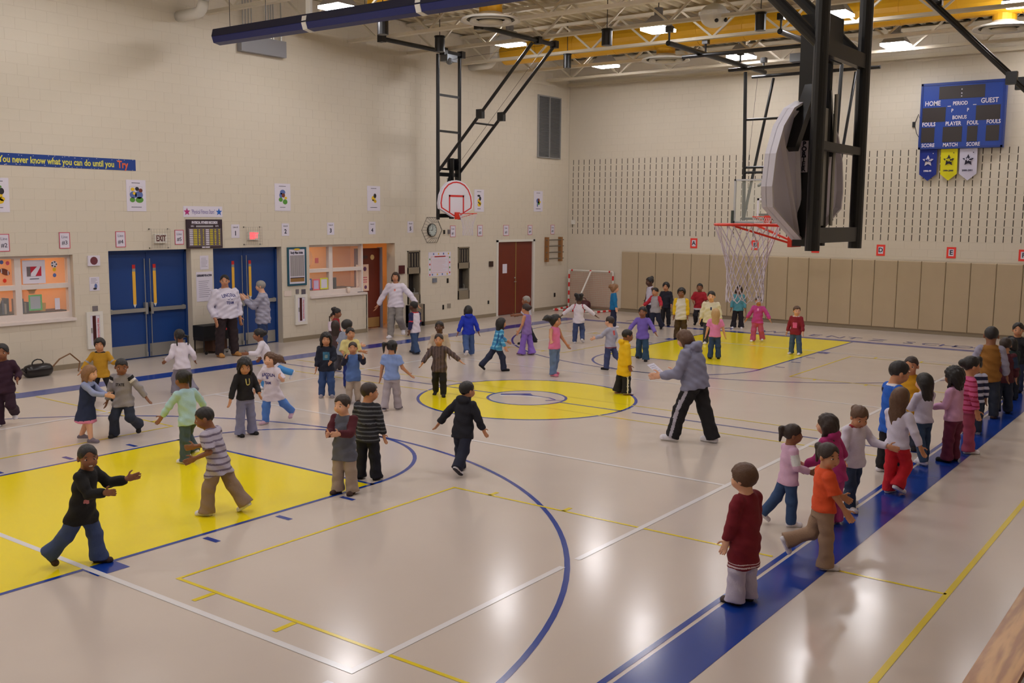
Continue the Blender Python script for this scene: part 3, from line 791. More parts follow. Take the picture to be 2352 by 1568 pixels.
# bordered chart
o = sheet('activity_chart', 'white chart with coloured pictures round its border between the fountains', 'chart', 7.43, 8.38, 1.33, 2.00, M_PAPER)
border(o, 7.53, 8.28, 1.43, 1.88, .01, mat('chart_pink', S(236, 170, 160), .7))
lined(o, 7.58, 8.24, 1.47, 1.82, 9, .01, mat('chart_pink2', S(226, 190, 190), .7))
MB().box(7.68, 8.15, YW - .008, YW - .006, 1.86, 1.89).build('title', M_RED, o)
for i in range(16):
    t = i / 16; per = [(7.48, 1.38 + t * .57), (8.33, 1.38 + t * .57), (7.48 + t * .85, 1.38), (7.48 + t * .85, 1.95)][i % 4]
    blob(o, 'border_picture', (M_RED, M_ART1, M_GREEN, M_ART2)[(i // 2) % 4], [(per[0], per[1], .025, .028)])
# recessed drinking fountains
for (x0, x1, z0, z1), lab in ((F1, 'stainless recessed drinking fountain beside the white shirted woman'), (F2, 'stainless recessed drinking fountain left of the wooden doors')):
    o = empty('drinking_fountain', ((x0 + x1) / 2, YW, z0), lab, 'fountain', 'recessed drinking fountains')
    M_FT = mat('fountain_steel', S(150, 140, 122), .4, metal=.35); M_FD = mat('fountain_dark', S(58, 54, 56), .3, metal=.4)
    e = .035
    MB().box(x0, x0 + e, YW - .012, YW + .25, z0, z1).box(x1 - e, x1, YW - .012, YW + .25, z0, z1).box(x0, x1, YW - .012, YW + .25, z1 - e, z1).box(x0, x1, YW - .012, YW + .25, z0, z0 + .25).box(x0, x1, YW - .012, YW + .02, z1 - .62, z1 - .45).build('surround', M_FT, o)
    MB().box(x0 + e, x1 - e, YW + .22, YW + .25, z0 + .25, z1 - e).build('back_panel', M_FD, o)
    MB().box(x0 + e, x1 - e, YW + .01, YW + .02, z1 - .45, z1 - e).build('grille_back', M_FD, o)
    for i in range(4):
        x = x0 + .09 + i * (x1 - x0 - .18) / 3; MB().box(x - .012, x + .012, YW - .005, YW + .012, z1 - .43, z1 - .07).build('grille_slat', M_FT, o)
    MB().box(x0 + e, x1 - e, YW + .02, YW + .22, z0 + .25, z0 + .30).build('basin', M_STAINLESS, o)
    MB().tube([(x1 - .14, YW + .08, z0 + .3), (x1 - .14, YW + .08, z0 + .39), (x1 - .19, YW + .06, z0 + .42)], .012, 8).build('bubbler', M_STAINLESS, o)
o = empty('fountain_skirt', (6.78, YW, 0), 'tall grey base cabinet under the left drinking fountain', 'cabinet')
MB().box(6.50, 7.15, YW - .10, YW, .12, .60).build('panel', mat('fountain_skirt', S(134, 122, 104), .5), o)
for x in (6.50, 7.11): MB().box(x, x + .04, YW - .11, YW, 0, .60).build('leg', M_BLACK, o)
# ladder rack
o = empty('ladder_rack', (13.5, YW, 1.56), 'small wooden climbing ladder rack on the wall near the corner', 'rack')
M_RACK = mat('rack_wood', S(150, 104, 60), .5)
for x in (13.1, 13.88): MB().box(x - .045, x + .045, YW - .12, YW, 1.56, 2.35).build('upright', M_RACK, o)
for i in range(4): MB().tube([(13.0, YW - .1, 1.66 + i * .2), (14.0, YW - .1, 1.66 + i * .2)], .018, 8).build('rung', mat('rung_grey', S(120, 112, 100), .4, metal=.4), o)
# louvre
o = empty('wall_louvre', (13.2, YW, 4.84), 'tall grey ventilation louvre high beside the far corner', 'vent')
M_LOUV = mat('louvre_grey', S(150, 150, 150), .5, metal=.2); M_LOUV2 = mat('louvre_dark', S(84, 84, 88), .6)
border(o, 12.57, 13.84, 4.84, 6.77, .04, M_LOUV, th=.05, name='frame')
MB().box(12.6, 13.8, YW - .012, YW - .001, 4.88, 6.73).build('backing', M_LOUV2, o)
MB().box(13.185, 13.225, YW - .05, YW, 4.88, 6.73).build('centre_bar', M_LOUV, o)
pr = None
for h_, (a, b2) in enumerate(((12.61, 13.185), (13.225, 13.80))):
    pr = None
    for i in range(44):
        z = 4.9 + i * .0415
        if pr is None: pr = MB().quadbox([(a, YW - .045, z), (b2, YW - .045, z), (b2, YW - .012, z + .02), (a, YW - .012, z + .02), (a, YW - .045, z + .006), (b2, YW - .045, z + .006), (b2, YW - .012, z + .026), (a, YW - .012, z + .026)]).build('louvre_slat', M_LOUV, o, loc=(0, 0, 0))
        else:
            c = pr.copy(); COL.objects.link(c); c.location = (0, 0, i * .0415)
# grey wireway with conduits
o = empty('cable_trunking', (1.73, YW, 6.56), 'grey cable trunking with risers high on the left wall', 'trunking')
MB().box(1.10, 2.37, YW - .15, YW, 6.56, 6.92).build('trunk', mat('trunk_grey', S(140, 140, 146), .5), o)
for x in (1.2, 1.28, 1.36, 1.44, 1.85, 1.92, 1.99, 2.06, 2.28): MB().tube([(x, YW - .08, 6.92), (x, YW - .08, ZD)], .014, 8).build('conduit', M_STAINLESS, o)
# letter signs on far wall
M_SRED = mat('sign_red', S(240, 60, 50), .6)
for ch, y0, y1, z0, z1 in (('A', 4.23, 4.0, 2.09, 2.39), ('B', 2.26, 2.04, 2.09, 2.37), ('C', .46, .24, 2.06, 2.34), ('D', -1.34, -1.57, 2.03, 2.33), ('E', -3.14, -3.37, 2.02, 2.31), ('F', -4.85, -5.08, 2.0, 2.29)):
    o = tag(MB().box(XW - .008, XW - .0006, y1, y0, z0, z1).build('letter_sign', M_SRED, loc=(XW, (y0 + y1) / 2, z0)), f'red bordered letter sign with a dark {ch} above the wall pads', 'sign', 'red letter signs on the far wall')
    MB().box(XW - .010, XW - .008, y1 + .05, y0 - .05, z0 + .055, z1 - .055).build('white_centre', M_PAPER, o)
    text(ch, (XW - .011, (y0 + y1) / 2, (z0 + z1) / 2), .17, M_INK, ROT_FAR, o, bold=.004)
wb_ = tag(MB().box(XW - .06, XW - .0005, 8.42, 8.54, 2.42, 2.56).build('wall_sensor', M_WHITE, loc=(XW, 8.48, 2.42)), 'small white sensor on the far wall by the corner', 'sensor')
wb_.location.z = 2.76
# ------------------------------------------------------------------ lamps
M_REFL = mat('reflector_grey', S(150, 148, 152), .4, metal=.2)
def lamp(x, y):
    r = empty('gym_lamp', (x, y, 7.3), 'hanging square lensed gym lamp', 'lamp', 'gym lamps')
    s_ = .30
    MB().box(x - s_, x + s_, y - s_, y + s_, 7.26, 7.32).build('lens', M_LAMP, r)
    mb = MB(); mb.v = [(x - s_, y - s_, 7.32), (x + s_, y - s_, 7.32), (x + s_, y + s_, 7.32), (x - s_, y + s_, 7.32), (x - .12, y - .12, 7.60), (x + .12, y - .12, 7.60), (x + .12, y + .12, 7.60), (x - .12, y + .12, 7.60)]
    mb.f = [(0, 1, 5, 4), (1, 2, 6, 5), (2, 3, 7, 6), (3, 0, 4, 7), (4, 5, 6, 7)]; mb.m = [0] * 5
    mb.build('reflector', M_REFL, r)
    MB().tube([(x, y, 7.60), (x, y, 7.78)], .10, 12).build('ballast', mat('ballast_grey', S(120, 118, 122), .5), r)
    MB().tube([(x, y, 7.78), (x, y, ZD)], .012, 6).build('hook', M_BLACK, r)
    return r
proto_lamp = lamp(1.70, 6.14)
LAMPS = [(1.70, 6.14, 'hanging gym lamp seen just above the blue rolled curtain'), (7.22, 5.81, 'hanging gym lamp behind the bars of the left hoop'), (7.60, 1.83, 'hanging gym lamp left of the white dome in mid hall'),
         (11.66, 5.71, 'hanging gym lamp nearest the left far corner'), (12.31, 1.86, 'hanging gym lamp behind the far hoop frame'), (8.13, -2.10, 'hanging gym lamp between the two posts of the near hoop'),
         (12.67, -2.06, 'hanging gym lamp above and left of the scoreboard'), (9.10, -5.48, 'hanging gym lamp cut by the top right corner of the photo')]
off = [(2.0, 2.0), (2.0, -2.0), (2.0, -5.6), (-3.5, 6.2), (-3.2, 2.1), (-2.8, -1.9), (-2.4, -5.7), (-8.6, 6.2), (-8.4, 2.2), (-8.1, -1.9), (-7.8, -5.8), (-13.2, 4.2), (-13.0, 0.2), (-12.8, -4.0), (13.2, -5.7)]
for k, q in enumerate(LAMPS + [(a, b, 'hanging gym lamp of the rows out of the picture') for a, b in off]):
    o = proto_lamp if k == 0 else dup(proto_lamp, (q[0], q[1], 7.3))
    o['label'] = q[2]

# ------------------------------------------------------------------ ducts, diffusers, pipes, speakers, curtain
def duct(x, z, r, y0, y1, lab, drops):
    o = empty('air_duct', (x, y0, z), lab, 'duct')
    n = int(abs(y1 - y0) / 1.2); k = 0
    MB().tube([(x, y0, z), (x, y1, z)], r, 20).build('main_run', M_YDUCT, o, smooth=False)
    for i in range(1, n):
        yy = y0 + (y1 - y0) * i / n
        MB().tube([(x, yy - .02, z), (x, yy + .02, z)], r + .012, 20).build('seam_band', M_YDUCT, o)
    for d in drops: MB().tube([(x + d[1], d[0], z - r * .7), (x + d[1], d[0], 7.16)], .24, 16).build('drop', M_YDUCT, o)
duct(10.0, 7.62, .34, 8.0, -11.4, 'long yellow round air duct across the far part of the ceiling', [(2.95, .1), (-1.3, .1), (-5.0, .1)])
duct(3.3, 7.62, .30, 6.6, -11.4, 'yellow round air duct behind the blue rolled curtain', [(3.45, .1)])
def diffuser(x, y, lab):
    o = empty('air_diffuser', (x, y, 7.0), lab, 'diffuser', 'round air diffusers')
    MB().lathe([(.24, .17), (.30, .12), (.60, .05), (.62, .0), (.56, .02), (.50, .03)], (x, y, 7.0), 28).build('outer_cone', M_WHITE, o, smooth=True)
    MB().lathe([(.42, .06), (.44, .0), (.36, .03), (.30, .06)], (x, y, 6.98), 28).build('middle_ring', M_WHITE, o, smooth=True)
    MB().lathe([(.0, .05), (.24, .03), (.26, -.01), (.0, -.02)], (x, y, 6.98), 24).build('centre_plate', M_STEEL, o, smooth=True)
    MB().lathe([(.50, .07), (.0, .07)], (x, y, 7.0), 24).build('throat', mat('throat_dark', S(60, 54, 44), .8), o)
for x, y, lab in ((3.4, 3.45, 'round white air diffuser beyond the blue curtain'), (10.1, 2.95, 'round white air diffuser left of the far hoop frame'), (10.1, -1.3, 'round white air diffuser behind the near hoop posts'), (10.1, -5.0, 'round white air diffuser above the scoreboard at right')):
    diffuser(x, y, lab)
o = empty('dome_speaker', (6.74, .03, 7.05), 'white half dome fixture with dark holes hanging in mid hall', 'fixture')  # white dome speaker with black holes, gives no light
MB().ball((6.74, .03, 7.28), .30, 20, 10, sc=(1, 1, .85)).build('dome', M_WHITE, o, smooth=True)
MB().tube([(6.74, .03, 7.28), (6.74, .03, 7.35)], .33, 20).build('rim_band', M_WHITE, o)
MB().ball((6.55, -.12, 7.14), .045, 8, 6).build('hole', M_BLACK, o); MB().ball((6.72, -.25, 7.16), .045, 8, 6).build('hole', M_BLACK, o)
MB().tube([(6.74, .03, 7.5), (6.74, .03, ZD)], .02, 8).build('stem', M_STEEL, o)
for (x, z, lab) in ((-.38, 7.06, 'white elbow pipe entering the left wall near the curtain'), (9.24, 7.2, 'white elbow pipe entering the left wall near the far corner')):
    o = empty('elbow_pipe', (x, YW, z), lab, 'pipe', 'white elbow pipes')
    pts = [(x, YW, z), (x, YW - .62, z)] + [(x, YW - .62 - .22 * math.sin(t), z + .22 - .22 * math.cos(t)) for t in (.4, .8, 1.2, 1.57)]
    MB().tube(pts, .11, 14).build('bend', M_WHITE, o, smooth=True)
    MB().tube([(x, YW - .84, z + .22), (x, YW - .84, ZD)], .11, 14).build('riser', M_WHITE, o, smooth=True)
for (x, y, s_, lab) in ((2.6, 5.74, .12, 'black hanging speaker right of the yellow duct end'), (5.0, 6.2, .12, 'black hanging speaker between the left hoop bars'), (6.42, 2.48, .12, 'black hanging speaker above the left hoop brace'), (8.84, 5.14, .1, 'black hanging speaker before the louvre'), (6.6, -1.08, .11, 'black hanging box above the far hoop frame')):
    o = empty('hanging_speaker', (x, y, 6.85), lab, 'speaker', 'black ceiling speakers')
    MB().tube([(x, y, 6.84), (x, y, 7.16)], s_, 14).build('can', M_BLACK, o, smooth=False)
    MB().tube([(x, y, 7.16), (x, y, ZD)], .01, 6).build('stem', M_BLACK, o)
    MB().tube([(x, y, 7.17), (x, y, 7.20)], s_ * 1.1, 14).build('cap', M_BLACK, o)
# rolled divider curtain
o = empty('rolled_curtain', (-.1, 7.8, 6.6), 'dark blue rolled divider curtain hanging across the hall', 'curtain')
prof = [(-.13, .10), (-.15, -.02), (-.11, -.13), (.05, -.16), (.14, -.08), (.15, .06), (.10, .13), (-.04, .14)]
MB().prism(prof, lambda u, v, t: (-.1 + u, t, 6.6 + v), 7.8, -9.0).build('roll', mat('curtain_blue', S(24, 34, 96), .45), o)
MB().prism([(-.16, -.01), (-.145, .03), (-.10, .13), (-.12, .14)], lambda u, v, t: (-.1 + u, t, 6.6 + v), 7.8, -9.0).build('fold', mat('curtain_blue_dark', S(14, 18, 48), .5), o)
for yy in (5.05, 2.2, -.6, -3.4, -6.2):
    MB().prism([(u * 1.06, v * 1.06) for u, v in prof], lambda u, v, t: (-.1 + u, t, 6.6 + v), yy - .06, yy + .06).box(-.14, -.08, yy - .06, yy + .06, 6.72, ZD - .05).build('strap', M_WHITE, o)
for yy in (7.4, 6.3, 3.6, .8): MB().tube([(-.1, yy, 6.72), (-.1, yy, ZD)], .006, 6).build('cable', M_BLACK, o)

# ------------------------------------------------------------------ hoops
M_BOARD = mat('backboard_white', S(228, 224, 236), .45)
M_BOARDB = mat('backboard_rear', S(226, 222, 244), .5, var=.04)
M_ORANGE = mat('rim_red', S(226, 54, 30), .4)
M_NET = mat('net_white', S(224, 216, 226), .8)
FAN = [(-.685, .35), (-.64, .56), (-.53, .74), (-.36, .87), (-.16, .935), (.0, .95), (.16, .935), (.36, .87), (.53, .74), (.64, .56), (.685, .35), (.66, .22), (.12, .0), (-.12, .0), (-.66, .22)]
def rim_and_net(root, c, out, z):
    """c: xy of the rim centre; out: unit xy pointing away from the board"""
    cx, cy = c; R = .2286
    side = Vector((-out.y, out.x))
    pt = lambda a, r, zz: (cx + r * (out.x * math.cos(a) + side.x * math.sin(a)), cy + r * (out.y * math.cos(a) + side.y * math.sin(a)), zz)
    rim = MB().tube([pt(2 * math.pi * i / 28, R, z) for i in range(28)], .010, 8, closed=True)
    b0 = Vector((cx, cy)) - out * (R + .14)
    for s_ in (-1, 1):
        p = Vector((cx, cy)) - out * (R * .55) + side * (s_ * R * .83)
        rim.bar((p.x, p.y, z), (b0.x + side.x * s_ * .07, b0.y + side.y * s_ * .07, z - .005), .016, .016)
        q = Vector((cx, cy)) + out * (R * .15) + side * (s_ * R * .97)
        rim.bar((q.x, q.y, z), (b0.x + side.x * s_ * .05, b0.y + side.y * s_ * .05, z - .13), .014, .014)
    ro = rim.build('rim', M_ORANGE, root, smooth=False)
    MB().quadbox([(b0.x - side.x * .09, b0.y - side.y * .09, z - .15), (b0.x + side.x * .09, b0.y + side.y * .09, z - .15), (b0.x + side.x * .09 + out.x * .03, b0.y + side.y * .09 + out.y * .03, z - .15), (b0.x - side.x * .09 + out.x * .03, b0.y - side.y * .09 + out.y * .03, z - .15),
                  (b0.x - side.x * .09, b0.y - side.y * .09, z + .03), (b0.x + side.x * .09, b0.y + side.y * .09, z + .03), (b0.x + side.x * .09 + out.x * .03, b0.y + side.y * .09 + out.y * .03, z + .03), (b0.x - side.x * .09 + out.x * .03, b0.y - side.y * .09 + out.y * .03, z + .03)]).build('mount_plate', M_ORANGE, ro)
    net = MB(); levels = [(R, -.01), (.185, -.13), (.152, -.235), (.135, -.33), (.128, -.42), (.135, -.50)]
    n = 12
    for k in range(len(levels) - 1):
        for i in range(n):
            a = 2 * math.pi * (i + (k % 2) * .5) / n
            for s_ in (-.5, .5):
                a2 = a + 2 * math.pi * s_ / n
                r0, z0 = levels[k]; r1, z1 = levels[k + 1]
                net.tube([pt(a, r0, z + z0), pt((a + a2) / 2, (r0 + r1) / 2 + .002, z + (z0 + z1) / 2), pt(a2, r1, z + z1)], .0042, 5, caps=False)
        for i in range(n):
            a = 2 * math.pi * (i + (k % 2) * .5) / n
            if k: net.ball(pt(a, levels[k][0], z + levels[k][1]), .007, 6, 4)
    r1, z1 = levels[-1]
    for i in range(n):
        a = 2 * math.pi * (i + .5) / n; a2 = a + 2 * math.pi / n
        net.tube([pt(a, r1, z + z1), pt(a + .08, r1 * .98, z + z1 - .035), pt((a + a2) / 2, r1 * .96, z + z1 - .06), pt(a2 - .08, r1 * .98, z + z1 - .035), pt(a2, r1, z + z1)], .0042, 5, caps=False)
    net.build('net', M_NET, root)
def side_hoop(xc, sy, lab, zb=2.93, full=True):
    """fan backboard hoop at the side of the hall, sy = +1 left side (facing -Y), -1 right side (facing +Y)"""
    yb = sy * 7.05
    root = empty('basketball_hoop', (xc, sy * 7.31, zb), lab, 'basketball hoop', 'cross court hoops')
    pb = lambda u, v, t: (xc + u, yb + sy * t, zb + v)
    brd = MB().prism(FAN, pb, 0, .035).build('backboard', [M_BOARD], root)
    # returned edge and rear ribs
    e = MB(); n = len(FAN)
    for i in range(n):
        a, b2 = FAN[i], FAN[(i + 1) % n]
        e.quadbox([pb(a[0] * .95, .43 + (a[1] - .43) * .95, .03), pb(a[0], a[1], .03), pb(b2[0], b2[1], .03), pb(b2[0] * .95, .43 + (b2[1] - .43) * .95, .03),
                   pb(a[0] * .97, .43 + (a[1] - .43) * .97, .075), pb(a[0], a[1], .075), pb(b2[0], b2[1], .075), pb(b2[0] * .97, .43 + (b2[1] - .43) * .97, .075)])
    e.build('edge_flange', M_BOARD, brd)
    MB().prism([(u * .96, .43 + (v - .43) * .96) for u, v in FAN], pb, .035, .037).build('rear_skin', M_BOARDB, brd)
    for s_ in (-1, 1):
        for (a, b2) in (((s_ * .12, .02), (s_ * .50, .72)), ((s_ * .08, .05), (s_ * .24, .86))):
            MB().quadbox([pb(a[0] - .02, a[1], .037), pb(a[0] + .02, a[1], .037), pb(b2[0] + .035, b2[1], .037), pb(b2[0] - .035, b2[1], .037), pb(a[0] - .005, a[1], .06), pb(a[0] + .005, a[1], .06), pb(b2[0] + .005, b2[1], .06), pb(b2[0] - .005, b2[1], .06)]).build('rear_rib', M_BOARD, brd)
    # red border and target square on the front
    bo = MB(); 
    for i in range(n):
        a, b2 = FAN[i], FAN[(i + 1) % n]; f0, f1 = .93, .86
        sc = lambda p_, f_: (p_[0] * f_, .45 + (p_[1] - .45) * f_)
        p = [sc(a, f0), sc(b2, f0), sc(b2, f1), sc(a, f1)]
        bo.quadbox([pb(q[0], q[1], -.002) for q in p] + [pb(q[0], q[1], .001) for q in p])
    bo.build('red_border', M_RED, brd)
    tq = MB()
    for (u0, u1, v0, v1) in ((-.305, -.255, .12, .57), (.255, .305, .12, .57), (-.305, .305, .52, .57)):
        q = [(u0, v0), (u1, v0), (u1, v1), (u0, v1)]; tq.quadbox([pb(a, b2, -.002) for a, b2 in q] + [pb(a, b2, .001) for a, b2 in q])
    tq.build('target_square', M_RED, brd)
    rim_and_net(root, (xc, yb - sy * (.15 + .2286)), Vector((0, -sy)), zb + .10)
    yp = sy * 7.31; px = (xc - .43, xc + .43); zt = 7.05
    for x in px: MB().tube([(x, yp, zb - .06), (x, yp, zt)], .047, 14).build('post', M_BLACK, root, smooth=False)
    for z in (zb + .04, 4.06, 4.2, 5.15, 6.05) if sy > 0 else (zb + .04, 3.50, 4.12, 5.15, 6.05):
        (MB().bar((px[0] - .04, yp, z), (px[1] + .04, yp, z), .05, .10 if z < 3.2 or z in (4.06, 4.12) else .055)).build('rung', M_BLACK, root)
    for (x0, x1, z1_) in ((xc - .13, xc - .09, zb + 1.5), (xc + .10, xc + .15, zb + 1.5)): MB().box(x0, x1, sy * 7.06, sy * 7.19, zb - .04, z1_).build('mast_channel', M_BLACK, root)
    MB().box(xc - .15, xc + .18, sy * 7.19, sy * 7.24, zb + 1.2, zb + 1.5).build('mast_plate', M_BLACK, root)
    MB().box(xc - .09, xc + .10, sy * 7.17, sy * 7.19, zb + .1, zb + .9).build('lift_plate', M_STAINLESS, root)
    MB().tube([(xc - .16, sy * 7.22, zb + .1), (xc - .16, sy * 7.22, zb + 1.0)], .014, 8).tube([(xc + .16, sy * 7.22, zb + .1), (xc + .16, sy * 7.22, zb + 1.0)], .014, 8).build('adjuster_rod', M_STAINLESS, root)
    for s_ in (-1, 1): MB().bar((xc + s_ * .12, sy * 7.15, zb + 1.03), (xc + s_ * .36, sy * 7.11, zb + .60), .09, .05).build('board_strap', M_BLACK, root)
    if sy < 0:
        lp = MB().box(xc - .134, xc - .130, -7.145, -7.09, zb + .46, zb + .67).build('maker_label', M_PAPER, root)
        for k_, ch_ in enumerate('PORTER'): text(ch_, (xc - .1355, -7.117, zb + .648 - k_ * .0335), .045, M_INK, ROT_FAR, lp, sx=1.0, bold=.002, extrude=.0006)
    yt = sy * 4.4
    for x in px:
        MB().tube([(x, yp, 4.12), (x, yt, zt)], .04, 12).build('brace', M_BLACK, root)
        t = .47; MB().box(x - .06, x + .06, yp + (yt - yp) * t - .09, yp + (yt - yp) * t + .09, 4.12 + (zt - 4.12) * t - .11, 4.12 + (zt - 4.12) * t + .11).build('brace_lock', M_BLACK, root)
    t = .40; MB().tube([(px[0], yp + (yt - yp) * t, 4.12 + (zt - 4.12) * t), (px[1], yp + (yt - yp) * t, 4.12 + (zt - 4.12) * t)], .025, 8).build('brace_rung', M_BLACK, root)
    for yy in (yp, yt):
        MB().tube([(xc - 2.5, yy, zt + .08), (xc + .55, yy, zt + .08)], .055, 12).build('ceiling_bar', M_BLACK, root)
        for x in (xc - 2.45, xc - .2, xc + .5): MB().box(x - .07, x + .07, yy - .08, yy + .08, zt + .0, zt + .17).build('clamp', M_BLACK, root)
    MB().box(xc - .2, xc + .2, yp - .12, yp + .12, zt - .15, zt + .02).ball((xc - .1, yp - .1, zt - .15), .09, 10, 6).build('winch', mat('winch_metal', S(120, 124, 130), .35, metal=.6), root)
    MB().tube([(xc, yp, zt - .1), (xc, yt, zt)], .004, 5).tube([(xc, yp - sy * .3, 4.3), (xc + .1, yt, zt)], .004, 5).build('hoist_cable', M_BLACK, root)
    return root
side_hoop(6.65, 1, 'white fan backboard hoop hanging before the left wall', 2.97)
side_hoop(-6.62, -1, 'large near hoop seen from behind with white net', 2.88)
side_hoop(6.65, -1, 'hoop on the right side, only its sloping black brace in view', 2.93)
# far main hoop, glass board
def far_hoop():
    root = empty('basketball_hoop', (11.2, 0, 2.9), 'glass backboard hoop in front of the far wall, behind the near net', 'basketball hoop')
    M_GB = mat('backboard_glass', S(220, 226, 220), .05, alpha=.16)
    MB().box(10.06, 10.075, -.88, .88, 2.93, 3.94).build('glass', M_GB, root)
    fr = MB().box(10.04, 10.09, -.915, -.87, 2.90, 3.97).box(10.04, 10.09, .87, .915, 2.90, 3.97).box(10.04, 10.09, -.915, .915, 3.93, 3.97).box(10.04, 10.09, -.915, .915, 2.90, 2.94)
    fr.build('board_frame', mat('alu_frame', S(190, 190, 194), .4, metal=.3), root)
    tq = MB()
    for (a, b2, c, d) in ((-.305, -.255, 3.05, 3.5), (.255, .305, 3.05, 3.5), (-.305, .305, 3.45, 3.5)): tq.box(10.056, 10.061, a, b2, c, d)
    tq.build('target_square', M_BOARD, root)
    MB().box(10.0, 10.1, .90, .955, 2.88, 3.2).box(10.0, 10.1, -.955, -.90, 2.88, 3.2).box(10.0, 10.1, -.95, .95, 2.86, 2.90).build('edge_padding', mat('pad_dark', S(60, 66, 60), .6), root)
    rim_and_net(root, (9.68, 0), Vector((-1, 0)), 3.05)
    for y in (-.95, .95):
        MB().tube([(11.2, y * 1.2, 2.95), (11.2, y * 1.3, 6.72)], .045, 12).build('post', M_BLACK, root)
        MB().tube([(11.2, y * 1.2, 3.0), (12.7, y * 1.15, 6.72)], .038, 10).build('brace', M_BLACK, root)
    for z in (3.0, 4.18, 4.31, 5.52): MB().tube([(11.2, -1.2, z), (11.2, 1.2, z)], .032, 10).build('rung', M_BLACK, root)
    for y in (-.3, .3): MB().bar((11.2, y, 3.1), (10.09, y, 3.1), .06, .06).bar((11.2, y, 4.2), (10.09, y, 3.8), .05, .05).build('board_arm', M_BLACK, root)
    for y in (-1.3, 1.3): 
        MB().tube([(7.1, y, 6.88), (12.6, y, 6.88)], .06, 12).build('ceiling_beam', M_BLACK, root)
        for x in (7.15, 9.0, 11.0, 12.5): MB().tube([(x, y, 6.88), (x, y, 7.22)], .025, 8).box(x - .07, x + .07, y - .07, y + .07, 7.12, 7.25).build('hanger', M_BLACK, root)
    for x in (8.6, 11.2, 12.7): MB().tube([(x, -1.7, 6.80), (x, 1.7, 6.80)], .045, 12).build('cross_bar', M_BLACK, root)
    MB().box(11.0, 11.3, -.4, .0, 6.85, 7.05).ball((11.1, -.5, 6.98), .13, 10, 6).build('winch', MATS['winch_metal'], root)
    MB().tube([(11.2, .9, 6.6), (10.3, .7, 4.1)], .004, 5).build('cable', M_BLACK, root)
far_hoop()

# ------------------------------------------------------------------ scoreboard and pennants
o = empty('scoreboard', (XW, -3.33, 4.83), 'blue electronic scoreboard on the far wall', 'scoreboard')
M_SB = mat('scoreboard_blue', S(16, 60, 150), .4); M_SBD = mat('scoreboard_dark', S(44, 36, 36), .35)
y0, y1, z0, z1 = -2.32, -4.34, 4.83, 6.50
MB().box(XW - .18, XW, y1, y0, z0, z1).build('case', M_SB, o)
MB().box(XW - .195, XW - .18, y1, y0, z1 - .06, z1).box(XW - .195, XW - .18, y1, y0, z0, z0 + .05).box(XW - .195, XW - .18, y0 - .05, y0, z0, z1).box(XW - .195, XW - .18, y1, y1 + .05, z0, z1).build('frame', mat('scoreboard_blue2', S(14, 50, 130), .4), o)
def sbp(u0, u1, v0, v1):  # fractions from the left and from the top
    MB().box(XW - .186, XW - .18, y0 + (y1 - y0) * u1, y0 + (y1 - y0) * u0, z1 - (z1 - z0) * v1, z1 - (z1 - z0) * v0).build('digit_window', M_SBD, o)
for q in ((.22, .76, .06, .25), (.03, .31, .37, .59), (.67, .95, .37, .59), (.03, .19, .67, .90), (.29, .52, .67, .90), (.58, .70, .67, .90), (.80, .95, .67, .90)): sbp(*q)
def sbt(s_, u, v, size, sx=.8): text(s_, (XW - .187, y0 + (y1 - y0) * u, z1 - (z1 - z0) * v), size, M_PAPER, ROT_FAR, o, sx=sx, bold=.003)
for a in (('HOME', .15, .31, .17), ('PERIOD', .48, .325, .13), ('GUEST', .82, .305, .17), ('P', .39, .43, .12), ('P', .575, .43, .12), ('BONUS', .48, .535, .13), ('FOULS', .115, .625, .14), ('PLAYER', .41, .625, .14), ('FOUL', .64, .625, .14), ('FOULS', .88, .62, .14),
          ('SCORE', .12, .945, .13), ('MATCH', .39, .945, .13), ('SCORE', .66, .945, .13), ('"', .49, .235, .1)): sbt(*a)
for v in (.115, .175): MB().ball((XW - .187, y0 + (y1 - y0) * .49, z1 - (z1 - z0) * v), .018, 8, 5).build('clock_dot', M_PAPER, o)
MB().box(XW - .188, XW - .185, y0 + (y1 - y0) * .37, y0 + (y1 - y0) * .33, z1 - .365 * (z1 - z0), z1 - .355 * (z1 - z0)).box(XW - .188, XW - .185, y0 + (y1 - y0) * .67, y0 + (y1 - y0) * .63, z1 - .36 * (z1 - z0), z1 - .35 * (z1 - z0)).build('bonus_mark', M_PAPER, o)
MB().tube([(XW - .05, y0, 5.55), (XW - .02, y0 + .08, 5.75), (XW - .02, y0 + .17, 5.5), (XW - .02, y0 + .1, 5.25), (XW - .03, y0, 5.1)], .008, 6).build('power_cable', M_BLACK, o)
tag(MB().box(XW - .04, XW - .0005, -2.17, -2.10, 5.42, 5.56).build('wall_outlet', M_BLACK, loc=(XW, -2.135, 5.42)), 'small black outlet left of the scoreboard', 'outlet')
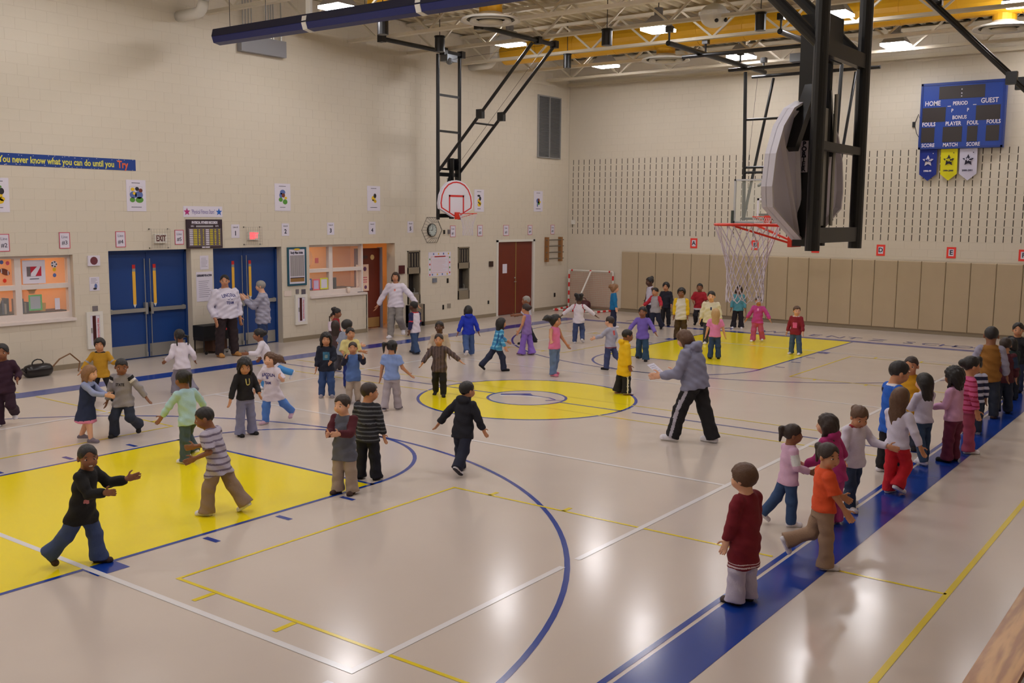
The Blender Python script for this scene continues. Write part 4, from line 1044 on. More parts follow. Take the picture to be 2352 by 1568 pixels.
for (a, b2, colr, ink, lab, yr) in ((-2.36, -2.79, S(20, 44, 140), M_PAPER, 'dark blue pennant hanging below the scoreboard', '1998-99'), (-2.88, -3.29, S(226, 216, 20), M_INK, 'yellow pennant hanging below the scoreboard', '1999-2000'), (-3.34, -3.76, S(206, 202, 224), M_INK, 'white pennant hanging below the scoreboard', '2000-2001')):
    x = XW - .12; c = (a + b2) / 2
    r = tag(MB().prism([(a, 4.826), (b2, 4.826), (b2, 4.19), (c, 4.02), (a, 4.19)], lambda u, v, t: (x + t + .03 * math.sin(v * 5), u, v), 0, .006).build('pennant', mat('pennant_' + lab.split()[0] + str(len(lab)), colr, .7), loc=(x, c, 4.02)), lab, 'pennant', 'pennants under the scoreboard')
    xs = x + .03 * math.sin(4.5 * 5) - .012
    MB().prism([(c + .09 * math.sin(i * math.pi / 5) * (1.6 if i % 2 == 0 else .75), 4.53 + .10 * math.cos(i * math.pi / 5) * (1.5 if i % 2 == 0 else .75)) for i in range(10)], lambda u, v, t: (x + .03 * math.sin(v * 5) - .004 + t, u, v), 0, .002).build('emblem', ink, r)
    text('MC', (x - .04, c, 4.54), .11, mat('pennant_' + lab.split()[0] + str(len(lab)), colr), ROT_FAR, r, bold=.003)
    text(yr, (x - .035, c, 4.27), .06, ink, ROT_FAR, r, bold=.003)
    MB().ball((x - .01 + .03 * math.sin(4.72 * 5), b2 + .09, 4.72), .014, 6, 4).build('pin', ink, r)

# ------------------------------------------------------------------ soccer goal, bags, cart, bleachers
o = empty('soccer_goal', (13.8, 7.6, 0), 'white and red tube goal standing in the far left corner', 'goal')
A, B, C_, D, E_ = (13.25, 8.45, .03), (13.4, 6.95, .03), (14.15, 6.8, .03), (14.2, 8.5, .05), (14.25, 6.85, .05)
D2, E2 = (14.25, 8.52, 1.26), (14.25, 6.85, 1.26)
for a, b2, nm in ((A, B, 'base_bar'), (B, C_, 'base_bar'), (A, D, 'base_bar'), (D, D2, 'post'), (E_, E2, 'post'), (D2, E2, 'crossbar'), ((14.25, 7.68, 1.26), (13.34, 7.72, .05), 'support_bar')):
    br = MB().tube([a, b2], .028, 10).build(nm, M_WHITE, o)
    if nm == 'support_bar': continue
    va, vb = Vector(a), Vector(b2); L = (vb - va).length; dd = (vb - va).normalized()
    s0 = .12 if nm != 'post' else .2
    nn = 3 if nm == 'crossbar' else max(3, int(L / .3))
    for i in range(nn):
        t = s0 + (L - 2 * s0) * i / (nn - 1)
        hw = .03 if nm == 'crossbar' else .07
        MB().tube([va + dd * (t - hw), va + dd * (t + hw)], .031, 10).build('red_band', M_RED, br)
net = MB()
for i in range(28):
    yy = 8.5 - 1.62 * i / 27; net.tube([(14.25, yy, 1.25), (14.22, yy, .06)], .0035, 4, caps=False)
for i in range(20):
    z = .08 + 1.16 * i / 19; net.tube([(14.24, 8.5, z), (14.24, 6.88, z)], .0035, 4, caps=False)
net.build('net', mat('goal_net', S(196, 128, 104), .8), o)
def duffel(name, lab, c, L, r, ang, m, strap):
    o = empty(name, (c[0], c[1], 0), lab, 'bag')
    d = Vector((math.cos(ang), math.sin(ang), 0))
    p = [Vector((c[0], c[1], r * .92)) + d * (L * (t - .5)) for t in (0, .06, .2, .5, .8, .94, 1)]
    MB().tube([tuple(q) for q in p], [r * .6, r * .85, r, r * 1.02, r, r * .85, r * .6], 14).build('body', m, o, smooth=True)
    n = Vector((-d.y, d.x, 0))
    MB().tube([tuple(Vector((c[0], c[1], r * 1.85)) + d * (L * .22 * math.cos(t)) + Vector((0, 0, .09 * math.sin(t)))) for t in (0, .5, 1, 1.57, 2.1, 2.6, 3.14)], .012, 6).build('handle', m, o)
    MB().tube([tuple(p[0] + Vector((0, 0, r * .2))), tuple(p[0] - d * .03)], r * .5, 12).build('end_panel', m, o)
    if strap:
        q = p[-1]; MB().tube([tuple(q), tuple(q + d * .18 + Vector((0, 0, .16))), tuple(q + d * .40 + Vector((0, 0, .24))), tuple(q + d * .6 + Vector((0, 0, .06))), tuple(q + d * .5 + Vector((0, -.1, -.10)))], .014, 6).build('shoulder_strap', mat('strap_brown', S(120, 84, 50), .6), o)
    return o
duffel('duffel_bag', 'shiny black duffel bag on the floor by the left wall', (-3.95, 8.30), .52, .125, .06, mat('bag_black', S(28, 24, 26), .25), True)
duffel('duffel_bag', 'dark red and purple bag inside the soccer goal', (13.95, 7.75), .42, .17, -1.5, mat('bag_maroon', S(84, 36, 44), .6), False)
# cart between the doors
o = empty('equipment_cart', (.05, 8.5, 0), 'dark equipment cart with black bags under the column notices', 'cart')
M_CART = mat('cart_dark', S(30, 24, 26), .5)
MB().box(-.28, .42, 8.32, 8.68, .30, .36).build('shelf', M_CART, o)
for x in (-.26, .40):
    for y in (8.34, 8.66): MB().tube([(x, y, .06), (x, y, .62)], .016, 8).build('leg', M_CART, o)
MB().box(-.28, .42, 8.31, 8.69, .36, .62).build('bag_pile', mat('cart_bag', S(22, 20, 22), .7, bump=.5, bscale=9), o)
MB().ball((.10, 8.33, .56), .035, 8, 5).ball((.3, 8.32, .52), .03, 8, 5).build('red_tag', M_RED, o)
MB().box(-.02, .36, 8.36, 8.64, .05, .29).build('carton', mat('carton_brown', S(80, 50, 34), .7), o)
MB().box(.1, .34, 8.3, 8.35, .03, .08).build('base_rail', M_STAINLESS, o)
for x in (-.2, .34): MB().tube([(x, 8.34, .03), (x, 8.37, .03)], .03, 10).build('caster', M_BLACK, o)
# bleachers
o = empty('bleachers', (-7, -8.5, 0), 'wooden bleacher bench row in the lower right corner', 'bleachers')
for k in range(3):
    ya, zz = -8.50 - k * .56, .45 + k * .26
    MB().box(-14.2, 2, ya - .25, ya, zz - .045, zz).build('seat_plank', M_WOOD, o)
    MB().box(-14.2, 2, ya - .03, ya - .005, zz - .22, zz - .045).build('riser_board', M_WOOD, o)
    MB().box(-14.2, 2, ya - .31, ya - .29, zz - .30, zz - .06).build('steel_rail', mat('rail_grey', S(110, 112, 120), .4, metal=.4), o)
    MB().box(-14.2, 2, ya - .56, ya - .31, zz - .30, zz - .26).build('foot_deck', mat('deck_navy', S(44, 46, 60), .6), o)
    for x in np.arange(-14, 2.1, 2.0): MB().box(x - .03, x + .03, ya - .24, ya - .05, 0, zz - .045).build('bracket', M_BLACK, o)

# ------------------------------------------------------------------ things in and on the office windows
def g_sheet(name, lab, cat, x0, x1, z0, z1, m, bord=None, y=8.85, group=None):
    o = tag(MB().box(x0, x1, y - .004, y, z0, z1).build(name, m, loc=((x0 + x1) / 2, y, z0)), lab, cat, group)
    if bord: border(o, x0, x1, z0, z1, .03, bord, y=y - .002, th=.006)
    return o
o = g_sheet('glass_poster', 'white poster with a red and grey picture in the left office window', 'poster', -3.86, -3.42, 1.68, 2.12, M_PAPER)
MB().box(-3.78, -3.50, 8.842, 8.846, 1.82, 2.0).build('red_field', mat('poster_red', S(190, 24, 54), .6), o)
MB().box(-3.78, -3.71, 8.8405, 8.842, 1.82, 2.0).build('grey_panel', mat('poster_grey', S(110, 100, 104), .6), o)
MB().prism([(-3.71, 1.82), (-3.62, 1.82), (-3.52, 1.98), (-3.52, 2.0), (-3.58, 2.0), (-3.70, 1.88)], lambda u, v, t: (u, t, v), 8.842, 8.840).build('white_swoosh', M_PAPER, o)
text('~~~~~~', (-3.64, 8.843, 1.77), .05, M_INK, ROT_LEFT, o, bold=.003)
o = tag(MB().tube([(-3.24, 8.845, 2.03), (-3.24, 8.85, 2.03)], .065, 16).build('ball_sticker', M_PAPER, loc=(-3.24, 8.85, 2.03)), 'black and white soccer ball picture at the upper right of the left window', 'sticker')
for i in range(5):
    t = i * 1.257; MB().tube([(-3.24 + .045 * math.cos(t), 8.842, 2.03 + .045 * math.sin(t)), (-3.24 + .045 * math.cos(t), 8.845, 2.03 + .045 * math.sin(t))], .016, 6).build('patch', M_ARTD, o)
o = tag(MB().prism([(-4.19 + .09 * math.cos(t * math.pi / 8), 1.92 + .06 * math.sin(t * math.pi / 8) - .03 * math.cos(t * math.pi / 8)) for t in range(16)], lambda u, v, t: (u, t, v), 8.85, 8.845).build('ball_sticker', M_ART3, loc=(-4.19, 8.85, 1.92)), 'brown football picture in the left pane of the left window', 'sticker')
MB().box(-4.26, -4.245, 8.842, 8.845, 1.90, 1.98).box(-4.14, -4.125, 8.842, 8.845, 1.86, 1.94).build('stripe', M_PAPER, o)
for (x, z, m, lab) in ((-4.24, 2.10, MATS['art_blue'], 'small violet clip art high in the left window'), (-4.13, 2.08, M_PBORD, 'small pink clip art high in the left window'), (-4.2, 1.76, MATS['rim_red'], 'small red clip art low in the left upper pane'),
                       (-3.24, 1.93, M_ART2, 'small yellow clip art below the soccer ball picture'), (-3.24, 1.82, M_ART1, 'small blue and yellow clip art above the transom')):
    tag(MB().ball((x, 8.846, z), .035, 10, 6, sc=(1, .1, 1.1)).build('clip_art', m, loc=(x, 8.85, z)), lab, 'sticker', 'sports clip art in the left window')
g_sheet('green_tablet', 'grey panel with a bright green border inside the left window', 'board', -3.72, -3.46, 1.16, 1.46, mat('panel_grey', S(170, 176, 190), .4), mat('bright_green', S(70, 190, 90), .5), y=8.95)
g_sheet('heart_card', 'small white card with a dark red heart in the left window', 'card', -3.26, -3.16, 1.16, 1.38, M_PAPER)
for i in range(16):
    x = -4.55 + i * .047 + (.14 if i > 10 else 0); h_ = random.uniform(.18, .3)
    tag(MB().box(x, x + .038, 9.05, 9.25, 1.12, 1.12 + h_).build('office_book', mat('book_%d' % (i % 5), (S(60, 60, 74), S(130, 120, 124), S(40, 34, 40), S(90, 96, 120), S(180, 170, 160))[i % 5], .6), loc=(x, 9.1, 1.12)),
        ('first second third fourth fifth sixth seventh eighth ninth tenth eleventh twelfth thirteenth fourteenth fifteenth sixteenth'.split()[i]) + ' upright book from the left on the shelf in the left office', 'book', 'books in the left office')
tag(MB().box(-5.5, -2.9, 9.02, 9.5, 1.02, 1.12).build('office_shelf', mat('shelf_dark', S(54, 36, 30), .6), loc=(-4.2, 9.2, 1.02)), 'dark wooden shelf inside the left office window', 'shelf')
tag(MB().lathe([(.0, 0), (.05, .0), (.06, .05), (.12, .10), (.13, .2), (.0, .26)], (-3.56, 9.12, 1.47), 14).build('yellow_helmet', mat('gold_thing', S(214, 170, 40), .5), loc=(-3.56, 9.12, 1.47)), 'yellow domed helmet on the shelf behind the green bordered panel', 'helmet')
tag(MB().lathe([(.0, 0), (.05, .0), (.06, .16), (.055, .16), (.045, .01)], (-3.36, 9.12, 1.12), 12).build('yellow_cup', M_ART2, loc=(-3.36, 9.12, 1.12)), 'yellow cup on the shelf right of the green bordered panel', 'cup')
MBx = MB().quadbox([(-4.42, 9.02, 1.14), (-4.30, 9.02, 1.14), (-4.30, 9.06, 1.14), (-4.42, 9.06, 1.14), (-4.30, 9.02, 1.42), (-4.18, 9.02, 1.42), (-4.18, 9.06, 1.42), (-4.30, 9.06, 1.42)])
tag(MBx.build('leaning_folder', mat('folder_cream', S(244, 200, 150), .7), loc=(-4.3, 9.04, 1.14)), 'cream folder leaning in the left office window', 'folder')
# right hand office
g_sheet('glass_notice', 'blue bordered notice at the lower left of the counter window', 'notice', 3.15, 3.28, 1.19, 1.46, M_PAPER, M_ART1, group='notices in the counter window')
g_sheet('glass_notice', 'pink and violet bordered notice in the counter window', 'notice', 3.32, 3.54, 1.17, 1.44, mat('lilac_paper', S(206, 190, 226), .7), mat('pink_strong', S(236, 120, 130), .7), group='notices in the counter window')
g_sheet('glass_notice', 'yellow bordered notice in the counter window', 'notice', 3.56, 3.82, 1.18, 1.46, M_PAPER, mat('lime', S(220, 220, 70), .7), group='notices in the counter window')
o = empty('paper_cup', (4.45, 8.77, 1.045), 'white paper cup on the counter window sill', 'cup')
MB().lathe([(.0, 0), (.032, .0), (.046, .14), (.043, .14), (.03, .01), (.0, .01)], (4.45, 8.77, 1.045), 14).build('body', mat('cup_white', S(240, 220, 205), .6), o, smooth=True)
MB().lathe([(.048, .13), (.05, .15), (.0, .155)], (4.45, 8.77, 1.045), 14).build('lid', M_WHITE, o, smooth=True)
tag(MB().tube([(4.72, 8.72, 1.053), (4.95, 8.74, 1.053)], .008, 6).build('marker_pen', M_INK, loc=(4.8, 8.72, 1.05)), 'dark pen lying on the counter window sill', 'pen')
yb2 = 11.19
o = tag(MB().box(4.0, 4.9, yb2 - .5, yb2 - .02, 1.62, 1.66).build('wall_shelf', mat('shelf_wood', S(150, 110, 70), .6), loc=(4.4, yb2, 1.62)), 'shelf with yellow bag on the back wall of the right office', 'shelf')
tag(MB().ball((4.35, 10.8, 1.92), .27, 14, 8, sc=(1, .6, 1)).build('yellow_bag', mat('yellow_bag', S(226, 170, 40), .6), loc=(4.35, 10.8, 1.66)), 'round yellow bag on the shelf in the right office', 'bag')
o = empty('file_rack', (4.4, 10.6, 1.2), 'white rack of dark pigeon holes in the right office', 'rack')
MB().box(4.05, 4.85, 10.75, 11.0, 1.2, 1.58).build('case', M_WHITE, o)
for i in range(3):
    for k in range(2): MB().box(4.09 + k * .38, 4.43 + k * .38, 10.74, 10.76, 1.24 + i * .115, 1.32 + i * .115).build('slot', M_ARTD, o)
o = empty('office_desk', (5.2, 10.4, 0), 'dark desk unit in the right office', 'desk')
MB().box(4.1, 6.4, 10.3, 11.0, .95, 1.02).build('top', MATS['shelf_dark'], o); MB().box(4.1, 4.2, 10.35, 11.0, 0, .95).box(6.3, 6.4, 10.35, 11.0, 0, .95).box(4.2, 6.3, 10.9, 11.0, 0, .95).build('panel', MATS['shelf_dark'], o)
o = empty('office_chair', (5.0, 9.9, 0), 'dark office chair with tall back seen through the counter window', 'chair')
MB().box(4.75, 5.25, 9.65, 10.1, .46, .54).build('seat', M_ARTD, o); MB().box(4.75, 5.25, 10.05, 10.12, .6, 1.35).build('backrest', M_ARTD, o)
MB().tube([(5.0, 9.9, .08), (5.0, 9.9, .46)], .03, 8).build('column', M_BLACK, o); MB().bar((4.75, 9.9, .05), (5.25, 9.9, .05), .06, .05).bar((5.0, 9.65, .05), (5.0, 10.15, .05), .06, .05).build('base', M_BLACK, o)
for (x, z, m, lab) in ((4.2, 2.2, M_ARTD, 'dark jar shaped clip art on the right office wall'), (4.75, 2.3, M_ARTD, 'dark square clip art on the right office wall'), (5.5, 2.25, M_ARTD, 'dark triangular clip art on the right office wall'), (4.9, 2.05, MATS['rim_red'], 'orange round picture on the right office wall'), (5.6, 1.75, M_RED, 'red cross clip art on the right office wall')):
    tag(MB().box(x - .06, x + .06, yb2 - .012, yb2 - .002, z - .07, z + .07).build('wall_clip_art', m, loc=(x, yb2, z - .07)), lab, 'picture', 'clip art on the right office wall')
tag(MB().tube([(5.15, yb2 - .03, 1.82), (5.15, yb2 - .012, 1.82)], .28, 20).build('round_pennant', mat('cream_disc', S(230, 190, 160), .7), loc=(5.15, yb2, 1.54)), 'large cream oval picture on the right office wall', 'picture')
# ------------------------------------------------------------------ people: smooth implicit bodies turned into meshes
class Field:
    def __init__(s, lo, hi, h):
        s.lo = np.array(lo, np.float32); s.h = h
        s.n = [int(math.ceil((hi[i] - lo[i]) / h)) + 2 for i in range(3)]
        s.ax = [(s.lo[i] + h * np.arange(s.n[i])).astype(np.float32) for i in range(3)]
    def new(s): return np.full(s.n, 1.0, np.float32)
    def sub(s, blo, bhi):
        i0 = [max(0, int((blo[i] - s.lo[i]) / s.h) - 1) for i in range(3)]
        i1 = [min(s.n[i], int((bhi[i] - s.lo[i]) / s.h) + 2) for i in range(3)]
        if any(i1[i] <= i0[i] for i in range(3)): return None, None
        sl = tuple(slice(i0[i], i1[i]) for i in range(3))
        X = s.ax[0][sl[0]][:, None, None]; Y = s.ax[1][sl[1]][None, :, None]; Z = s.ax[2][sl[2]][None, None, :]
        return sl, (X, Y, Z)
    def put(s, F, sl, d, k):
        a = F[sl]
        if k > 0:
            t = np.clip(.5 + .5 * (a - d) / k, 0, 1)
            F[sl] = a + (d - a) * t - k * t * (1 - t)
        else: F[sl] = np.minimum(a, d)
    def cap(s, F, a, b, r1, r2, k=.02):
        a = np.array(a, np.float32); b = np.array(b, np.float32); m = max(r1, r2) + k + 3 * s.h
        sl, P = s.sub(np.minimum(a, b) - m, np.maximum(a, b) + m)
        if sl is None: return
        v = b - a; L2 = float(v @ v) + 1e-9
        qx, qy, qz = P[0] - a[0], P[1] - a[1], P[2] - a[2]
        t = np.clip((qx * v[0] + qy * v[1] + qz * v[2]) / L2, 0, 1)
        d = np.sqrt((qx - t * v[0]) ** 2 + (qy - t * v[1]) ** 2 + (qz - t * v[2]) ** 2) - (r1 + t * (r2 - r1))
        s.put(F, sl, d, k)
    def ell(s, F, c, ax, r, k=.02):
        c = np.array(c, np.float32); m = max(r) + k + 3 * s.h
        sl, P = s.sub(c - m, c + m)
        if sl is None: return
        q = [P[i] - c[i] for i in range(3)]
        l = [q[0] * float(a[0]) + q[1] * float(a[1]) + q[2] * float(a[2]) for a in ax]
        k0 = np.sqrt((l[0] / r[0]) ** 2 + (l[1] / r[1]) ** 2 + (l[2] / r[2]) ** 2)
        k1 = np.sqrt((l[0] / r[0] ** 2) ** 2 + (l[1] / r[1] ** 2) ** 2 + (l[2] / r[2] ** 2) ** 2) + 1e-6
        s.put(F, sl, np.where(k0 < .3, -min(r) * .7, k0 * (k0 - 1) / k1), k)
    def tube(s, F, a, b, prof, side, k=.02):
        """flat ended tube from a to b; prof: list of (t, half width, half depth)"""
        a = np.array(a, np.float32); b = np.array(b, np.float32)
        w = b - a; L = float(np.linalg.norm(w)); w = w / L
        sd = np.array(side, np.float32); sd = sd - w * (sd @ w); sd /= np.linalg.norm(sd); fw = np.cross(w, sd)
        mx = max(max(p[1], p[2]) for p in prof); m = mx + k + 3 * s.h
        sl, P = s.sub(np.minimum(a, b) - m, np.maximum(a, b) + m)
        if sl is None: return
        q = [P[i] - a[i] for i in range(3)]
        t = q[0] * w[0] + q[1] * w[1] + q[2] * w[2]
        ls = q[0] * sd[0] + q[1] * sd[1] + q[2] * sd[2]
        lf = q[0] * fw[0] + q[1] * fw[1] + q[2] * fw[2]
        tt = np.clip(t / L, 0, 1)
        T = [p[0] for p in prof]
        W_ = np.interp(tt, T, [p[1] for p in prof]).astype(np.float32); D_ = np.interp(tt, T, [p[2] for p in prof]).astype(np.float32)
        rr = np.sqrt((ls / W_) ** 2 + (lf / D_) ** 2)
        dr = (rr - 1) * np.minimum(W_, D_)
        axl = np.maximum(-t, t - L)
        d = np.where((axl > 0) & (dr > 0), np.sqrt(np.maximum(axl, 0) ** 2 + np.maximum(dr, 0) ** 2), np.maximum(dr, axl))
        s.put(F, sl, d.astype(np.float32), k)
    def plane(s, F, n, c):
        """keep the side where n.p > c"""
        X, Y, Z = s.ax[0][:, None, None], s.ax[1][None, :, None], s.ax[2][None, None, :]
        np.maximum(F, c - (X * float(n[0]) + Y * float(n[1]) + Z * float(n[2])), out=F)
    def folds(s, F, amp, seed):
        X, Y, Z = s.ax[0][:, None, None], s.ax[1][None, :, None], s.ax[2][None, None, :]
        a = seed * 1.7
        F += amp * (np.sin(34 * Z + 17 * X + a) * np.sin(23 * Y - 19 * X + 2 * a) + .6 * np.sin(61 * Z - 31 * Y + 27 * X + 3 * a)).astype(np.float32)
    def mesh(s, F):
        S_ = F < 0
        c = S_[:-1, :-1, :-1].astype(np.int8)
        tot = np.zeros(c.shape, np.int8)
        for dx in (0, 1):
            for dy in (0, 1):
                for dz in (0, 1):
                    tot += S_[dx:S_.shape[0] - 1 + dx, dy:S_.shape[1] - 1 + dy, dz:S_.shape[2] - 1 + dz]
        I = np.argwhere((tot > 0) & (tot < 8))
        if len(I) == 0: return None
        idx = np.full(c.shape, -1, np.int32); idx[tuple(I.T)] = np.arange(len(I))
        acc = np.zeros((len(I), 3), np.float32); cnt = np.zeros(len(I), np.float32)
        cor = {}
        for dx in (0, 1):
            for dy in (0, 1):
                for dz in (0, 1): cor[dx, dy, dz] = F[I[:, 0] + dx, I[:, 1] + dy, I[:, 2] + dz]
        for (p, q) in [((a, b, 0), (a, b, 1)) for a in (0, 1) for b in (0, 1)] + [((a, 0, b), (a, 1, b)) for a in (0, 1) for b in (0, 1)] + [((0, a, b), (1, a, b)) for a in (0, 1) for b in (0, 1)]:
            f0, f1 = cor[p], cor[q]; m = (f0 < 0) != (f1 < 0)
            t = np.where(m, f0 / np.where(m, f0 - f1, 1), 0)
            for i in range(3): acc[:, i] += np.where(m, p[i] + t * (q[i] - p[i]), 0)
            cnt += m
        V = (I + acc / cnt[:, None]) * s.h + s.lo
        Q = []
        for axn in range(3):
            a1, a2 = (axn + 1) % 3, (axn + 2) % 3
            sa = [slice(None)] * 3; sb = [slice(None)] * 3; sa[axn] = slice(0, -1); sb[axn] = slice(1, None)
            E = np.argwhere(S_[tuple(sa)] != S_[tuple(sb)])
            E = E[(E[:, a1] > 0) & (E[:, a2] > 0) & (E[:, a1] < s.n[a1] - 1) & (E[:, a2] < s.n[a2] - 1)]
            ins = S_[tuple(E.T)]
            def cell(o1, o2):
                C2 = E.copy(); C2[:, a1] -= o1; C2[:, a2] -= o2
                return idx[tuple(C2.T)]
            q = np.stack([cell(1, 1), cell(0, 1), cell(0, 0), cell(1, 0)], 1)
            q[~ins] = q[~ins][:, ::-1]
            Q.append(q)
        Q = np.concatenate(Q)
        return V, Q[(Q >= 0).all(1)]
    def sample(s, F, V):
        i = np.clip(((V - s.lo) / s.h + .5).astype(int), 0, np.array(s.n) - 1)
        return F[i[:, 0], i[:, 1], i[:, 2]]

def fast_mesh(name, V, Q, mats, slots=None):
    used = np.zeros(len(V), bool); used[Q.ravel()] = True
    rm = np.cumsum(used) - 1; V = V[used]; Q = rm[Q]
    me = bpy.data.meshes.new(name)
    me.vertices.add(len(V)); me.vertices.foreach_set('co', V.astype(np.float32).ravel())
    me.loops.add(len(Q) * 4); me.loops.foreach_set('vertex_index', Q.astype(np.int32).ravel())
    me.polygons.add(len(Q)); me.polygons.foreach_set('loop_start', np.arange(0, len(Q) * 4, 4, dtype=np.int32))
    try: me.polygons.foreach_set('loop_total', np.full(len(Q), 4, np.int32))
    except Exception: pass
    for m in mats: me.materials.append(m)
    if slots is not None: me.polygons.foreach_set('material_index', slots.astype(np.int32))
    me.polygons.foreach_set('use_smooth', np.ones(len(Q), bool))
    me.update(calc_edges=True)
    return me
def link(name, me, parent):
    o = bpy.data.objects.new(name, me); COL.objects.link(o); o.parent = parent; return o

SKIN = {'light': S(226, 172, 140), 'tan': S(196, 138, 102), 'brown': S(140, 90, 62), 'dark': S(92, 58, 42)}
HAIRC = {'black': S(26, 20, 20), 'dkbrown': S(48, 32, 26), 'brown': S(92, 62, 40), 'ltbrown': S(140, 100, 66), 'blonde': S(196, 158, 104), 'grey': S(150, 144, 138)}
def cloth(col): 
    k = 'cloth_%d_%d_%d' % col
    return mat(k, S(*col), .85, var=.10, vscale=14, bump=.25, bscale=70)
def skinm(k): return mat('skin_' + k, SKIN[k], .5, var=.05, vscale=20)
def hairm(k): return mat('hair_' + k, HAIRC[k], .45, var=.25, vscale=60, bump=.6, bscale=120)
def dirv(fl, ab, sgn):
    a, b = math.radians(fl), math.radians(ab)
    return np.array((math.sin(b) * sgn, math.cos(b) * math.sin(a), -math.cos(b) * math.cos(a)))
def rotz(v, a):
    c, s_ = math.cos(a), math.sin(a); return np.array((v[0] * c - v[1] * s_, v[0] * s_ + v[1] * c, v[2]))
NPEOPLE = 0
def person(label, pos, rel, H=1.1, legs=((3, 4, 0), (-1, 4, -2)), arms=((2, 12, 12, 8), (2, 12, 12, 8)), lean=0, slean=0, head=(0, 0), adult=False, wide=1.0,
           skin='tan', hair=('short', 'black'), shirt=(200, 200, 200), sleeve=1.0, sleevec=None, hem=-.05, loose=1.0, pants=(40, 50, 80), flare=1.0, short_pants=False,
           shoes=((230, 230, 235), (240, 240, 240)), paint=(), sit=False, twist=0, dress=None, words=(), flow=None, group='pupils in the gym', hood=None, smile=False):
    """legs / arms: (right, left); arms (fl, ab) of the upper arm then of the forearm; rel: 0 faces away from the viewer, 90 image left, 180 toward, -90 image right"""
    global NPEOPLE
    NPEOPLE += 1; seed = NPEOPLE
    view = math.atan2(pos[1] - CAM[1], pos[0] - CAM[0]); dist = math.hypot(pos[0] - CAM[0], pos[1] - CAM[1])
    root = empty('person', (pos[0], pos[1], 0), label, 'person', group)
    root.rotation_euler = (0, 0, view + math.radians(rel) - math.pi / 2)
    h = min(.0135, max(.0068, .00066 * dist)) * (1.0 if not adult else 1.12)
    hh = H * (.188 if not adult else .138)
    thigh, shin, ank = (.215 * H, .205 * H, .045 * H) if not adult else (.235 * H, .235 * H, .045 * H)
    ua, fa = (.155 * H, .135 * H) if not adult else (.175 * H, .15 * H)
    trunk = (.335 if not adult else .30) * H
    hw = .050 * H * wide ** .5; shw = (.100 if not adult else .102) * H * wide ** .6
    # legs
    J = {}
    for i, sg in ((0, 1), (1, -1)):
        f1, ab, f2 = legs[i]
        hp = np.array((sg * hw, 0, 0)); kn = hp + dirv(f1, ab, sg) * thigh; an = kn + dirv(f2, ab * .6, sg) * shin
        J[i] = [hp, kn, an]
    low = min(J[0][2][2], J[1][2][2]) - ank
    pz = -low if not sit else .10 * H
    pel = np.array((0, 0, pz))
    ctr = (J[0][2] + J[1][2]) / 2; ctr[2] = 0
    shift = -ctr if not sit else np.zeros(3)
    for i in (0, 1): J[i] = [q + pel + shift for q in J[i]]
    pel = pel + shift
    if sit:
        for i in (0, 1):
            if J[i][2][2] < ank: J[i][2][2] = ank
    la, sa = math.radians(lean), math.radians(slean)
    up = np.array((math.sin(sa), math.sin(la) * math.cos(sa), math.cos(la) * math.cos(sa)))
    tw = math.radians(twist)
    side0 = np.array((1., 0, 0)); side = rotz(side0, tw); side = side - up * (side @ up); side /= np.linalg.norm(side); fwd = np.cross(up, side)
    neck = pel + up * trunk
    yaw, pit = math.radians(head[0]), math.radians(head[1])
    hf = rotz(np.array((0, 1., 0)), yaw); hs = rotz(np.array((1., 0, 0)), yaw)
    hu = np.array((0, 0, 1.))
    hf2 = hf * math.cos(pit) - hu * math.sin(pit); hu2 = hu * math.cos(pit) + hf * math.sin(pit); hf, hu = hf2, hu2
    chin = neck + up * ((.006 if not adult else .018) * H) + hf * (.03 * H)
    hp_ = lambda x, y, z: chin + (hs * x + hf * (y - .02) + hu * z) * hh
    SHO, ELB, WRI, HD = {}, {}, {}, {}
    for i, sg in ((0, 1), (1, -1)):
        SHO[i] = neck - up * (.045 * H) + side * (sg * shw)
        a = arms[i]
        ELB[i] = SHO[i] + rotz(dirv(a[0], a[1], sg), tw) * ua
        HD[i] = rotz(dirv(a[2], a[3], sg), tw); WRI[i] = ELB[i] + HD[i] * fa
    pts = [pel, neck, hp_(0, 0, 1.2), *[WRI[i] + HD[i] * .13 * H for i in (0, 1)], *[ELB[i] for i in (0, 1)], *[J[i][2] + np.array((0, .12 * H, 0)) for i in (0, 1)], *[J[i][2] - np.array((0, .08 * H, .02)) for i in (0, 1)], *[J[i][1] for i in (0, 1)]]
    if flow is not None: pts.append(hp_(*flow))
    if hair[0] in ('long', 'longback', 'tail', 'tails'): pts.append(hp_(0, -.9, -.8))
    pts = np.array(pts); pad = (.15 if not adult else .17) * H * max(1, wide ** .5)
    lo = pts.min(0) - pad; hi = pts.max(0) + pad; lo[2] = max(lo[2], -.012)
    lo[2] = -.012
    G = Field(lo, hi, h)
    B = G.new(); f = H / 1.1
    # ---- body
    tp = [(0, .082 * H * wide, .062 * H * wide), (.3, .076 * H * wide, .058 * H * wide), (.7, .09 * H * wide, .062 * H * wide), (.92, .085 * H, .05 * H), (1, .05 * H, .04 * H)]
    G.tube(B, pel - up * .03 * H, neck, tp, side, .03)
    for i in (0, 1):
        G.cap(B, J[i][0], J[i][1], .050 * H * wide ** .5, .038 * H, .03); G.cap(B, J[i][1], J[i][2], .042 * H, .028 * H, .02)
        G.cap(B, SHO[i], ELB[i], .032 * H, .025 * H, .025); G.cap(B, ELB[i], WRI[i], .026 * H, .019 * H, .015)
    G.cap(B, neck - up * .02 * H, hp_(0, -.06, .32), .047 * H if not adult else .042 * H * wide ** .3, .25 * hh, .02)
    A3 = (hs, hf, hu)
    G.ell(B, hp_(0, -.05, .62), A3, (.365 * hh, .44 * hh, .40 * hh), .0)
    G.ell(B, hp_(0, .08, .37), A3, (.29 * hh, .32 * hh, .37 * hh), .05 * hh + .006)
